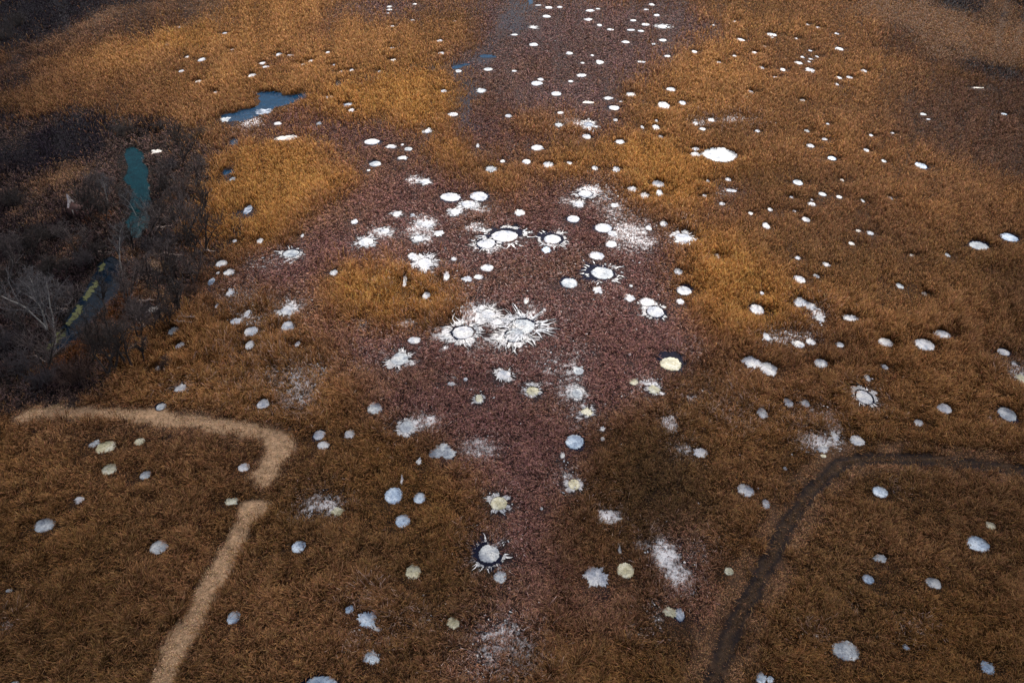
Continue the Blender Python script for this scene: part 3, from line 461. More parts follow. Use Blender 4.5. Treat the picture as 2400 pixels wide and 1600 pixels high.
for pi, p in enumerate(pools):
    r = np.random.default_rng(1000+pi); fl = p['fl']
    x0, yb = gp(p['px'], p['py']+p['h']/2, .1); _, yt = gp(p['px'], p['py']-p['h']/2, .1); xc, yc = gp(p['px'], p['py'], .1)
    sl = math.hypot(yc, H); a = p['w']/F*(yc*cD+H*sD)/2; b = (yt-yb)/2
    _i = min(NX-1, max(0, int((xc-X0)/RS))); _j = min(NY-1, max(0, int((yc-Y0)/RS))); p['near'] = .30*hgt[_i, _j]*min(1.8, yc/H); a *= .95      # the reeds in front hide a strip: lengthen towards the camera
    b *= .94; yc2 = (yt+yb)/2-p['near']*.6; b += p['near']*.55
    p['x'], p['y'], p['a'], p['b'], p['R'] = xc, yc2, a, b, math.sqrt(a*b)
    ragged = 'i' in fl
    root = empty('snow_patch' if ragged else 'ice_pool', (xc, yc2, 0))
    lab = LAND.get(p['key'], p['label'])
    tag(root, lab, p['noun'], 'ragged snow patches across the marsh' if ragged else 'frozen pools across the marsh')
    n = (56 if not ragged else 96) if p['w'] > 20 else (28 if not ragged else 44); rings = 7 if p['w'] > 20 else 4
    th, ox, oy = outline(n, a, b, ragged, r, 'V' in fl)
    V = [(0, 0, .06)]; dome = .05 if fl[0] == 'W' else .02
    for k in range(1, rings+1):
        s = k/rings
        for i in range(n):
            zz = .06+dome*(1-s*s)+r.normal()*.012 if k < rings else .05
            if 'S' in fl: zz += .12*s*s-.05
            V.append((ox[i]*s, oy[i]*s, zz))
    for i in range(n): V.append((ox[i]*1.01, oy[i]*1.01, .0))
    tr = [(0, 1+i, 1+(i+1) % n) for i in range(n)]; qd = []
    for k in range(rings):
        for i in range(n):
            A = 1+k*n+i; B = 1+k*n+(i+1) % n; qd.append((A, A+n, B+n, B))
    mesh_np('snow_cover' if ragged else 'ice_sheet', V, qd, tr, MI[fl[0]], parent=root, smooth=True)
    ke = .93+r.normal(size=n)*.05; P = [(xc+ox[i]*ke[i], yc2+oy[i]*ke[i]) for i in range(n)]; kpoly(P)
    sx, sy = kslice(xc-a-6, xc+a+6, yc2-b-6, yc2+b+6)
    dd = np.hypot((kx[sx][:, None]-xc)/a, (ky[sy][None]-yc2)/b); dm = (dd-1)*min(a, b)
    f_ = .30+.70*ss(0, 3.2 if 'o' not in fl.lower() else 4.5, dm)
    side = ss(.25, -.35, (ky[sy][None]-yc2)/b+0*dd); f_ = 1-(1-f_)*(.25+.75*side)
    low[sx, sy] = np.minimum(low[sx, sy], f_)
    rimw = .0
    if 'o' in fl: rimw = .24
    if 'O' in fl: rimw = .55
    if rimw:
        NS = 150; thn = np.linspace(0, 2*math.pi, NS, endpoint=False); kk = 1+rimw*(.75+.4*np.cos(thn*2+r.random()*6)*r.random()+.3*r.normal(size=NS)+(1.5 if 'b' in fl or 'c' in fl else .6)*r.random(NS)**4); kk += rimw*.75*np.cos(thn-r.random()*6.28)+rimw*.4*np.cos(2*thn-r.random()*6.28)-(.5*rimw if 'c' in fl else .15*rimw); kk = np.maximum(kk, .90); kk += .06*np.sin(thn)
        V = [(0, 0, .035)]+[(a*kk[i]*math.cos(thn[i]), b*kk[i]*math.sin(thn[i]), .035) for i in range(NS)]
        mesh_np('meltwater_rim', V, None, [(0, 1+i, 1+(i+1) % NS) for i in range(NS)], M_RIM, parent=root)
        kpoly([(xc+v[0], yc2+v[1]) for v in V[1:]])
    if 'b' in fl or 'c' in fl:
        st = 1.0 if 'c' in fl else .55; ext = 1+(1.5 if 'L' in fl else 1.4 if 'c' in fl else .85)
        NT, NR = 300, 40; th = np.linspace(0, 2*math.pi, NT+1)[:-1]; rr = np.linspace(1.04+rimw*.7, ext, NR)
        TH, RR = np.meshgrid(th, rr, indexing='ij'); sR = min(a, b)
        cx_ = np.cos(TH)*3; sy_ = np.sin(TH)*3
        ray_n = vn(TH*7.5, RR*1.2, 1.0, 300+pi); fine = vn(TH*42, RR*14, 1.0, 700+pi); lobe = vn(cx_, sy_, 1.3, 500+pi)
        tt = (RR-rr[0])/(ext-rr[0]); sc = ray_n*.66+fine*.34; thr = (.50 if 'c' in fl else .60)+.25*ss(.45, .9, tt)+(.5-lobe)*(.55 if 'c' in fl else 1.0)+.34*tt
        snow = sc > thr
        gr = 1+(RR-1)*.0
        RX = RR*a/1.0; k_in = (RR-1)
        U = a*np.cos(TH)+k_in*a*np.cos(TH)*1.0; Wv = b*np.sin(TH)+k_in*max(a, b)*np.sin(TH)
        U = U+r.normal(size=U.shape)*.035*a; Wv = Wv+r.normal(size=U.shape)*.035*a
        ZZ = np.full(U.shape, .10)+r.random(U.shape)*.05
        V = np.stack([U, Wv, ZZ], -1).reshape(-1, 3); qd = []
        for i, j in zip(*np.nonzero(snow[:, :-1])):
            i2 = (i+1) % NT; qd.append((i*NR+j, i*NR+j+1, i2*NR+j+1, i2*NR+j))
            cx = xc+U[i, j]; cy = yc2+Wv[i, j]; e_ = .5*a*6.28/NT+.12
            s1, s2 = kslice(cx-e_, cx+e_, cy-e_, cy+e_); keep[s1, s2] = True
        V = V.tolist(); nray = 64 if 'c' in fl else 20
        for q_ in range(nray):
            t0 = r.random()*6.283; lb_ = vn(np.array([math.cos(t0)*3]), np.array([math.sin(t0)*3]), 1.3, 500+pi)[0]
            if lb_ < .30: continue
            L_ = a*(.35+1.25*r.random()**1.5)*(.5+lb_)*(1.25 if 'L' in fl else 1) if 'c' in fl else a*(.2+.7*r.random())*(.4+lb_); w0 = a*(.030+.05*r.random()); s0 = 1.05+rimw*.8+.25*r.random()
            X_, Y_ = xc+a*s0*math.cos(t0), yc2+b*s0*math.sin(t0)+(a-b)*(s0-1)*math.sin(t0); dr = math.atan2(math.sin(t0), math.cos(t0)); nb0 = len(V)
            for s_ in range(9):
                ww = w0*(1-s_/8.6)*(.6+.8*r.random()); px_, py_ = -math.sin(dr)*ww, math.cos(dr)*ww
                V += [[X_+px_-xc, Y_+py_-yc2, .17], [X_-px_-xc, Y_-py_-yc2, .17]]
                if s_ < 8: qd.append((nb0+2*s_, nb0+2*s_+1, nb0+2*s_+3, nb0+2*s_+2))
                s1, s2 = kslice(X_-ww-.12, X_+ww+.12, Y_-ww-.35, Y_+ww+.1); keep[s1, s2] = True
                dr += r.normal()*.16; X_ += math.cos(dr)*L_/8; Y_ += math.sin(dr)*L_/8
        if qd:
            V2 = np.array(V); o_ = mesh_np('snow_fringe', V2, qd, None, M_SNOW, parent=root)
        sx, sy = kslice(xc-a*ext*1.2, xc+a*ext*1.2, yc2-b-a*ext, yc2+b+a*ext)
        d3 = np.hypot((kx[sx][:, None]-xc), (ky[sy][None]-yc2)*a/(b+.01*a))/a
        low[sx, sy] = np.minimum(low[sx, sy], .55+.45*ss(ext*.9, ext*1.3, d3))
        bs.append((xc, yc2, a, b, pi, 'c' in fl, ext))
        FZX.append((p['px'], p['py'], p['w']*1.1, p['h']*1.1, .75 if 'c' in fl else .5))
        bursts.append((xc, yc2, a, b, ext, 'O' in fl))

# ------------------------------------------------------------------ scattered snow dusting between the stems
FZ = [(1480, 545, 60, 60, 1.6), (1440, 490, 50, 60, 1.0), (1340, 870, 40, 40, 1.0), (1345, 920, 40, 35, 1.4), (1365, 965, 60, 30, 1), (700, 930, 60, 50, 1.6), (720, 875, 70, 40, 1.2), (560, 700, 45, 35, 1), (590, 745, 50, 30, .8), (680, 715, 50, 30, 1.2),
      (1560, 1300, 40, 45, 2.4), (1590, 1345, 45, 40, 1.6), (1510, 1275, 25, 14, 1.6), (1640, 1290, 40, 25, .8), (1115, 735, 50, 30, 2.2), (1160, 755, 40, 25, 1.6), (1265, 850, 25, 20, 1), (770, 1180, 60, 30, 1.5), (730, 1200, 40, 20, 1), (1900, 960, 50, 30, .8), (1720, 950, 70, 60, .7),
      (1180, 1490, 90, 60, 1.2), (1160, 1560, 100, 40, .8), (1900, 720, 50, 30, .6), (1850, 790, 70, 20, 1.2), (1920, 738, 25, 22, 2), (990, 530, 45, 40, 1.6), (1000, 560, 30, 20, 1.4), (900, 545, 50, 25, 1.2), (1430, 470, 60, 20, 1), (1725, 280, 60, 12, 1.5), (1640, 285, 40, 12, 1), (680, 885, 80, 40, .8),
      (1115, 530, 35, 12, 2), (1160, 585, 25, 12, 1.6), (1130, 490, 30, 12, 1.6), (855, 758, 22, 20, 1.2), (956, 756, 26, 10, 1.8), (910, 1000, 30, 20, .6), (990, 985, 55, 22, 1.8), (1120, 1050, 60, 30, 1.2), (1660, 920, 20, 20, 1), (1620, 930, 18, 20, 1.6), (1568, 990, 20, 22, 2.4), (1600, 1055, 35, 20, 1), (1320, 1110, 30, 40, 1),
      (1425, 1210, 34, 20, 2.4), (1360, 1000, 20, 15, .5), (1290, 840, 30, 20, .8), (1290, 870, 30, 12, 1.4), (1360, 830, 40, 30, .8), (1520, 900, 35, 20, 1.6), (1480, 925, 30, 8, 1.2), (1950, 990, 22, 45, 2.2), (1915, 1035, 60, 26, 2.2), (2380, 870, 40, 30, 1.8), (2320, 985, 20, 10, 1), (2100, 1145, 14, 14, 1), (2000, 1425, 16, 10, 1),
      (2140, 1470, 60, 30, .5), (1910, 1480, 30, 20, .6), (860, 1395, 60, 30, .6), (960, 1450, 60, 30, .6), (860, 1500, 60, 40, .3), (1540, 1440, 20, 40, 1), (1500, 1490, 40, 14, 1), (15, 1465, 30, 14, 1.2), (425, 905, 40, 14, 1), (520, 820, 30, 30, .3), (620, 620, 60, 20, .8), (505, 690, 20, 10, .8), (880, 660, 14, 12, .8), (700, 600, 30, 14, .8),
      (1700, 450, 30, 18, .8), (1620, 820, 60, 20, .2), (1870, 1000, 60, 40, .4), (590, 290, 25, 12, 2.4), (1210, 340, 6, 5, 1), (1030, 790, 20, 20, 1.2), (1150, 810, 60, 40, .9), (1305, 820, 60, 30, .5), (1250, 900, 50, 12, 1.2), (1060, 885, 24, 6, 1), (1100, 1250, 20, 30, .6), (1190, 1260, 30, 30, .4), (1230, 720, 50, 20, .6), (1140, 710, 60, 14, .8),
      (880, 830, 60, 40, .2), (1100, 640, 200, 120, .12), (1350, 680, 200, 100, .12), (1200, 950, 300, 150, .10), (1000, 1350, 300, 200, .05), (1700, 1050, 200, 150, .08), (600, 860, 100, 80, .3), (1450, 60, 250, 60, .05), (1340, 285, 40, 12, 1.5), (975, 420, 26, 14, 2), (1385, 445, 30, 14, 2), (1330, 470, 30, 14, 1.2)]
frost = np.zeros((NX, NY), np.float32)
FZ += FZX
V = []; Q = []; vb = 0
for fi, (fx, fy, rx, ry, it) in enumerate(FZ):
    r = np.random.default_rng(4000+fi); n = int(rx*ry*math.pi*(.016 if it > 1.7 else .010)*it)
    ux = fx+r.normal(size=n)*rx*.55; uy = fy+r.normal(size=n)*ry*.55
    for k in range(n):
        x, y = gp(ux[k], uy[k]); 
        if y > 420 or vn(np.array([x]), np.array([y]), 2.5, 61)[0] < .36: continue
        s = math.hypot(y, H)/F*(.22+r.random()**4*1.7)*(1 if it < 1.9 else 1.25); an = r.random()*3.14; e = 1+r.random()*1.3
        m_ = 6; t = np.linspace(0, 6.283, m_, endpoint=False)+r.random(); kk = s*(.6+.7*r.random(m_))
        lx = kk*np.cos(t)*e; ly = kk*np.sin(t)
        X = x+lx*math.cos(an)-ly*math.sin(an); Y = y+lx*math.sin(an)+ly*math.cos(an); zc = .10+.2*r.random()
        V.append([x, y, zc+.05]); V += [[X[i], Y[i], zc] for i in range(m_)]
        Q += [(vb, vb+1+i, vb+1+(i+1) % m_) for i in range(m_)]; vb += m_+1
        s1, s2 = kslice(x-s*.8, x+s*.8, y-s*1.0, y+s*.8); keep[s1, s2] = True
    cx, cy = gp(fx, fy); ex = rx/F*math.hypot(cy, H)*1.2; ey = ry/F*math.hypot(cy, H)**2/H*1.2
    d_ = np.hypot((gx-cx)/ex, (gy-cy)/ey); frost = np.maximum(frost, min(.80, .12+it*.30)*(1-ss(.20, 1.25, d_+.9*(fbm(gx, gy, 4, 62)-.5)))) if it > .1 else frost
    if it >= .8:
        sx, sy = kslice(cx-ex, cx+ex, cy-ey, cy+ey)
        if sx.stop > sx.start and sy.stop > sy.start:
            d_ = np.hypot((kx[sx][:, None]-cx)/ex, (ky[sy][None]-cy)/ey); low[sx, sy] = np.minimum(low[sx, sy], .6+.4*ss(.5, 1, d_))
for (bx, by, a, b, si, cc, ext) in bs:
    i0, i1 = max(0, int((bx-a*4-X0)/RS)), min(NX, int((bx+a*4-X0)/RS)); j0, j1 = max(0, int((by-a*4-X0*0-Y0)/RS)), min(NY, int((by+a*4-Y0)/RS))
    if i1 <= i0 or j1 <= j0: continue
    xx = gx[i0:i1, j0:j1]-bx; yy = (gy[i0:i1, j0:j1]-by); q = np.hypot(xx, yy*a/(b*.5+a*.5))/a; th = np.arctan2(yy, xx)
    rn = vn(th*6.5, q*.5, 1.0, 1300+si)*.6+vn(th*15, q*1.0, 1.0, 1500+si)*.4; lb = vn(np.cos(th)*3, np.sin(th)*3, 1.6, 1700+si)
    R_ = (2.9 if cc else 2.2)*(.45+1.1*lb)*(.35+1.3*rn); fr_ = (.55 if cc else .50)*ss(R_*1.2, R_*.35, q)*(.55+.8*rn)*(.30+.95*ss(.32, .58, vn(th*(24 if cc else 16), q*1.1, 1.0, 1900+si)))
    frost[i0:i1, j0:j1] = np.maximum(frost[i0:i1, j0:j1], fr_)
frost *= .45+.9*fbm(gx, gy, 2.2, 63, 3); frost = np.clip(frost, 0, 1); den *= 1-.42*frost; hgt *= 1-.30*frost
o = mesh_np('snow_dusting', V, None, Q, MI['W']); tag(o, "thin broken snow dusting lying between the sedge and reed stems", "snow", kind='stuff')

# ------------------------------------------------------------------ ground sheet
def axis(lo, hi, st, far):
    a = list(np.arange(lo, hi+.01, st)); s = st; p = hi
    while p < far: s *= 1.35; p += s; a.append(p)
    s = st; p = lo
    while p > -far: s *= 1.35; p -= s; a.insert(0, p)
    return np.array(a)
ax = axis(-300, 300, .8, 4000); ay = axis(20, 420, .8, 4000)
AX, AY = np.meshgrid(ax, ay, indexing='ij'); I = np.clip(((AX-X0)/RS).astype(int), 0, NX-1); J = np.clip(((AY-Y0)/RS).astype(int), 0, NY-1)
gc = grd[I, J]; out = (AX < X0) | (AX > X1) | (AY < Y0) | (AY > Y1); gc[out] = (.07, .042, .025)
gc[RUT[I, J]] = (.012, .008, .008)
V = np.stack([AX, AY, np.zeros_like(AX)], -1).reshape(-1, 3); n1_, n2_ = len(ax), len(ay)
ii, jj = np.meshgrid(np.arange(n1_-1), np.arange(n2_-1), indexing='ij'); a_ = (ii*n2_+jj).ravel()
g = mesh_np('ground', V, np.stack([a_, a_+n2_, a_+n2_+1, a_+1], -1), None, M_GROUND, col=gc.reshape(-1, 3), alpha=np.where(out, 0, frost[I, J]).reshape(-1)); tag(g, kind='structure')

# ------------------------------------------------------------------ blades
DENS = 84.0
N = 0; PX = []; PY = []
ys = np.arange(34., 400., 4.)
for y in ys:
    sl = math.hypot(y+2, H); dn = DENS*(95/sl)**2; half = .70*((y+2)*cD+H*sD)*1.10+4; n = int(dn*4*2*half)
    PX.append((rng.random(n)*2-1)*half); PY.append(y+rng.random(n)*4)
PX = np.concatenate(PX); PY = np.concatenate(PY)
ok = (PX > X0+3) & (PX < X1-3); PX, PY = PX[ok], PY[ok]
SL = np.hypot(PY, H)
_ci = np.clip(((PX-X0)/RS).astype(int), 0, NX-1), np.clip(((PY-Y0)/RS).astype(int), 0, NY-1); jk = np.where(rng.random(len(PX)) < .35, .016, .005)*np.where(crisp[_ci], .35, 1); jx = PX+rng.normal(size=len(PX))*SL*jk; jy = PY+rng.normal(size=len(PX))*SL*SL/H*jk
I = np.clip(((jx-X0)/RS).astype(int), 0, NX-1); J = np.clip(((jy-Y0)/RS).astype(int), 0, NY-1)
KI = np.clip(((PX-X0)*4).astype(int), 0, NX*2-1); KJ = np.clip(((PY-Y0)*4).astype(int), 0, NY*2-1)
ok = (~keep[KI, KJ]) & (rng.random(len(PX)) < den[I, J]) & ~(RUT[np.clip(((PX-X0)/RS).astype(int), 0, NX-1), np.clip(((PY-Y0)/RS).astype(int), 0, NY-1)] & (rng.random(len(PX)) < .9))
PX, PY, SL, I, J, KI, KJ = [q[ok] for q in (PX, PY, SL, I, J, KI, KJ)]
n = len(PX); print("blades", n)
lsc = np.maximum(1, SL/120); HH = hgt[I, J]*low[KI, KJ]*(.65+.7*rng.random(n))*(.50+1.0*vn(PX/lsc, PY/lsc, 1.5, 57)); KD = knd[I, J]
ls = np.maximum(SL/95.0, 1.0)
# lean direction: swirling field + jitter, radial round the burst pools
ang = fbm(PX, PY, 7.0, 51, 3)*14+vn(PX, PY, 1.3, 52)*6.0+rng.normal(size=n)*1.15
lean = .35+.7*rng.random(n)
lean = np.where(KD == 1, lean*1.45, lean); lean = np.where((KD == 0) & (PY > 95), lean*.62, lean)
for (bx, by, a, b, ext, big) in bursts:
    q = np.hypot((PX-bx), (PY-by)*a/b)/a; m_ = q < ext*1.35
    ra = np.arctan2(PY[m_]-by, PX[m_]-bx); ang[m_] = ra+rng.normal(size=m_.sum())*.35+np.where(rng.random(m_.sum()) < .3, math.pi, 0)
length = HH*(.80+.35*rng.random(n))*np.where(KD == 1, 1.25, 1); hz = length*np.sin(np.minimum(lean, 1.35)); vz = length*np.cos(np.minimum(lean, 1.35))
dxx = np.cos(ang); dyy = np.sin(ang)
wd = .034*ls*(.7+.6*rng.random(n)); wd = np.where(KD == 3, wd*.80, wd); wd = np.where(KD == 1, wd*1.05, wd)
sa = rng.random(n)*6.283; sxx = np.cos(sa)*wd; syy = np.sin(sa)*wd
# keep blades about as wide as seen: bias the side vector across the lean
sxx = (-dyy*.6+np.cos(sa)*.5)*wd; syy = (dxx*.6+np.sin(sa)*.5)*wd
B = np.stack([PX, PY, np.zeros(n)], -1); Mi = B+np.stack([dxx*hz*.30, dyy*hz*.30, vz*.68], -1); Tp = B+np.stack([dxx*hz*1.0, dyy*hz*1.0, vz*1.02], -1)
Sd = np.stack([sxx, syy, rng.normal(size=n)*wd*.2], -1)
VV = np.stack([B-Sd, B+Sd, Mi-Sd*.9, Mi+Sd*.9, Tp-Sd*.45, Tp+Sd*.45], 1)
bc = base[I, J]; tc = tip[I, J]; var = (.62+.76*rng.random(n))[:, None]
hue = 1+rng.normal(size=(n, 3))*np.array([.05, .07, .10]); bc = bc*var*hue; tc = tc*var*hue
fr = rng.random(n) < frost[I, J]*.9; tc[fr] = tc[fr]*.35+np.array([.52, .42, .41]); bc[fr] = bc[fr]*.6+np.array([.16, .13, .13])
pale = (rng.random(n) < .06) & (KD < 3); tc[pale] = tc[pale]*1.25+.04
CC = np.stack([bc*.30, bc*.30, bc*.85, bc*.85, tc*1.08, tc*1.08], 1); CC = np.clip(CC, .002, .85)  # blade feet darkened: shade between the stems is put into their colour
for k, (nm, mt, lab, cat) in enumerate([("reeds", M_REED, "golden brown dry reeds covering the marsh around the pools", "reeds"), ("sedge", M_SEDGE, "low purple brown sedge matted over the middle of the marsh", "sedge"),
                                        ("dry_grass", M_GRASS, "pale straw and tan dry grass on the paths and far fields", "grass"), ("scrub", M_SCRUB, "dark twiggy scrub covering the wooded ditch banks and dark fields", "scrub")]):
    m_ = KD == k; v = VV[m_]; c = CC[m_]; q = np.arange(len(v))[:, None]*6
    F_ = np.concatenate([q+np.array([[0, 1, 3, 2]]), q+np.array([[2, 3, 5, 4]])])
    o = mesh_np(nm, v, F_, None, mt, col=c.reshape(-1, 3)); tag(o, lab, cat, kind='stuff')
del VV, CC, B, Mi, Tp

# ------------------------------------------------------------------ trees and bushes
class Tube:
    def __init__(s): s.V = []; s.Q = []
    def add(s, P, Rd, k=5):
        P = [np.array(p, float) for p in P]; b0 = len(s.V)
        for i, p in enumerate(P):
            d = P[min(i+1, len(P)-1)]-P[max(i-1, 0)]; d /= (np.linalg.norm(d)+1e-9)
            u = np.cross(d, (0, 0, 1) if abs(d[2]) < .9 else (1, 0, 0)); u /= np.linalg.norm(u); w_ = np.cross(d, u)
            for j in range(k):
                t = 2*math.pi*j/k; s.V.append(tuple(p+(u*math.cos(t)+w_*math.sin(t))*Rd[i]))
        for i in range(len(P)-1):
            for j in range(k): s.Q.append((b0+i*k+j, b0+i*k+(j+1) % k, b0+(i+1)*k+(j+1) % k, b0+(i+1)*k+j))
    def build(s, name, mat, parent): return mesh_np(name, s.V, s.Q, None, mat, parent=parent, smooth=True)
def bend(p, d, L, r, seg=4, wob=.12, up=.10):
    P = [np.array(p, float)]; d = np.array(d, float); d /= np.linalg.norm(d)
    for i in range(seg):
        d = d+r.normal(size=3)*wob+np.array([0, 0, up]); d /= np.linalg.norm(d); P.append(P[-1]+d*L/seg)
    return P, d
TREES = [  # base x, y, top x, y (photo px), stems, pale, width factor, label
 (130, 828, 60, 628, 3, 1, 1.1, "tall pale birch leaning left over the lower end of the ditch"), (105, 770, 95, 640, 2, 1, .8, "pale slim birch just left of the ditch behind the leaning birch"),
 (287, 648, 256, 522, 1, 1, .8, "pale straight birch leaning over the dark gap between ditch waters"), (325, 530, 304, 440, 2, 1, .8, "pale thin birch standing in front of the teal water"),
 (255, 478, 228, 408, 1, 1, .7, "slender pale birch left of the teal ditch"), (480, 596, 474, 470, 3, 0, 1.1, "dark forked tree at the reed edge beside a fallen log"),
 (417, 742, 436, 612, 2, 0, .8, "dark leaning tree with bent top at the lower reed edge"), (371, 706, 367, 634, 1, 0, .8, "small dark upright tree between the logs on the right bank"),
 (430, 378, 420, 288, 3, 0, 1.2, "dark spreading tree right of the ditch head"), (211, 515, 196, 440, 4, 0, 1.2, "dark bushy tree behind the brick ruin"),
 (250, 518, 243, 465, 2, 0, .9, "dark tree right of the brick ruin"), (77, 602, 74, 538, 4, 0, 1.2, "dark broad tree at the far left above the leaning birch"),
 (155, 658, 147, 606, 2, 0, .8, "small dark tree at the left in grey scrub"), (313, 590, 300, 520, 3, 0, .9, "dark tree at the lower tip of the teal water"),
 (255, 880, 205, 760, 2, 0, 1.0, "dark tree in the lower trunk cluster, leftmost trunk"), (270, 870, 232, 745, 2, 0, .9, "dark tree second from left in the lower trunk cluster"),
 (296, 854, 262, 700, 1, 0, .9, "tall dark tree leaning left in the lower trunk cluster"), (311, 864, 290, 750, 1, 0, .8, "dark tree with near vertical trunk in the lower trunk cluster"),
 (338, 852, 328, 775, 1, 0, .8, "rightmost short dark tree of the lower trunk cluster"), (250, 735, 230, 640, 1, 0, .7, "thin dark tree on the bank right of the dark ditch water"),
 (220, 850, 195, 770, 2, 0, .9, "reddish dark tree left behind the lower trunk cluster"), (395, 765, 395, 700, 3, 0, .9, "short dark stump-like tree beside the lower log"),
 (455, 612, 445, 520, 2, 0, .8, "thin dark tree left of the forked tree at the reed edge"), (400, 470, 395, 410, 3, 0, .9, "dark low tree in the right bank thicket"), (470, 520, 455, 425, 3, 0, 1.0, "dark tree behind the forked tree at the reed edge"),
 (120, 665, 112, 600, 3, 0, .9, "grey thin tree behind the pale birches"), (405, 655, 398, 600, 2, 0, .7, "small dark tree above the small upright tree"), (20, 700, 10, 610, 3, 0, 1.1, "dark tree cut by the left edge of the picture"),
 (300, 475, 293, 440, 2, 0, .7, "tiny dark tree on the left bank of the teal water"), (240, 615, 232, 560, 2, 0, .8, "dark tree above the algae at the dark ditch"),
 (352, 575, 348, 470, 3, 2, 1.0, "grey brown tree between the teal water tip and the straw tuft"), (385, 640, 380, 555, 3, 2, 1.0, "grey brown tree right of the straw tuft"), (440, 560, 432, 455, 3, 2, 1.1, "grey brown tree above the forked tree, nearer the ditch"),
 (455, 665, 450, 590, 2, 2, .9, "thin grey tree at the reed edge above the bent tree"), (345, 665, 338, 590, 2, 2, .9, "grey tree on the bank beside the orange grass"), (300, 720, 288, 630, 3, 2, 1.0, "grey brown tree on the bank right of the dark ditch"),
 (425, 500, 415, 420, 3, 2, 1.0, "grey brown tree among the right bank thicket middle"), (390, 450, 384, 380, 3, 2, 1.0, "grey brown tree right of the teal water top"), (465, 440, 456, 360, 3, 2, 1.0, "grey brown tree at the upper reed edge of the bank"),
 (230, 470, 222, 400, 3, 2, 1.0, "grey brown tree behind the slender pale birch"), (180, 600, 170, 520, 3, 2, 1.0, "grey brown tree below the ruin, left of the dark ditch"), (45, 650, 30, 560, 3, 2, 1.1, "grey brown tree behind the leaning birch crown"),
 (150, 760, 140, 665, 3, 2, 1.0, "grey brown tree between the birches and the algae"), (60, 790, 40, 690, 3, 2, 1.1, "grey brown tree left of the leaning birch foot"), (110, 880, 95, 770, 3, 2, 1.1, "grey brown tree below the leaning birch foot"),
 (325, 800, 315, 700, 2, 2, .9, "grey brown tree behind the lower trunk cluster"), (360, 780, 350, 700, 2, 2, .9, "grey brown tree right of the lower trunk cluster")]
for k, (bx, by, tx, ty, ns, pale_, wf, lab) in enumerate(TREES):
    greyt = pale_ == 2; pale_ = pale_ == 1
    r = np.random.default_rng(8000+k); X, Y = gp(bx, by); q = ray(tx, ty); t = Y/q[1]; topx = q[0]*t-X; h = max(3.5, H+q[2]*t)
    root = empty('birch_tree' if pale_ else 'bare_tree', (X, Y, 0)); tag(root, lab, 'tree', 'bare trees along the ditch banks')
    TT, CR = Tube(), Tube(); D0 = np.array([topx, 0, h]); L0 = np.linalg.norm(D0)*.92
    rt = .010*h if pale_ else .018*h
    for sidx in range(ns):
        sp = .0 if ns == 1 else .30
        a0 = 2*math.pi*sidx/ns+r.random(); fk = L0*(.0 if not pale_ else .32) if sidx else 0
        dd = D0/np.linalg.norm(D0)+np.array([math.cos(a0), math.sin(a0)*.6, 0])*sp*(.8 if ns > 1 else 0)
        start = D0/np.linalg.norm(D0)*fk; P, de = bend(start, dd, L0*(1-.32*(sidx > 0 and pale_))*(.85+.2*r.random()), r, 8, .11, .04)
        rad = [rt*(1-.88*i/8)*(1 if sidx == 0 else .7)+.03 for i in range(9)]; TT.add(P, rad, 6)
        for lv in range(13 if ns < 3 else 9):
            f = .30+.68*r.random(); i = min(7, int(f*8)); p = P[i]+(P[i+1]-P[i])*(f*8-i); a1 = r.random()*6.283
            d1 = np.array([math.cos(a1), math.sin(a1), .75+.6*r.random()]); L1 = L0*(.42-.28*f)*wf*(.7+.6*r.random())+.4
            P1, d1e = bend(p, d1, L1, r, 4, .16, .08); r1 = rad[i]*.55+.015; CR.add(P1, [r1, r1*.75+.025, r1*.5+.025, r1*.3+.025, .03], 4)
            for l2 in range(5):
                f2 = .25+.75*r.random(); i2 = min(3, int(f2*4)); p2 = P1[i2]+(P1[i2+1]-P1[i2])*(f2*4-i2)
                d2 = d1e*.8+r.normal(size=3)*.75+np.array([0, 0, .35]); L2 = L1*(.5-.2*f2)*(.6+.8*r.random())+.25
                P2, d2e = bend(p2, d2, L2, r, 3, .2, .06); CR.add(P2, [.048, .040, .034, .022], 3)
                for l3 in range(2):
                    p3 = P2[1+r.integers(0, 3)]; d3 = d2e+r.normal(size=3)*.7; P3, _ = bend(p3, d3, L2*.55+.2, r, 2, .2, .05); CR.add(P3, [.032, .026, .016], 3)
    TT.build('trunk', M_BARKP if pale_ else M_BARKD, root)
    CR.build('crown', M_TWIGP if pale_ else (M_TWIGR if 'reddish' in lab else M_TWIGT if greyt else M_TWIGD), root)
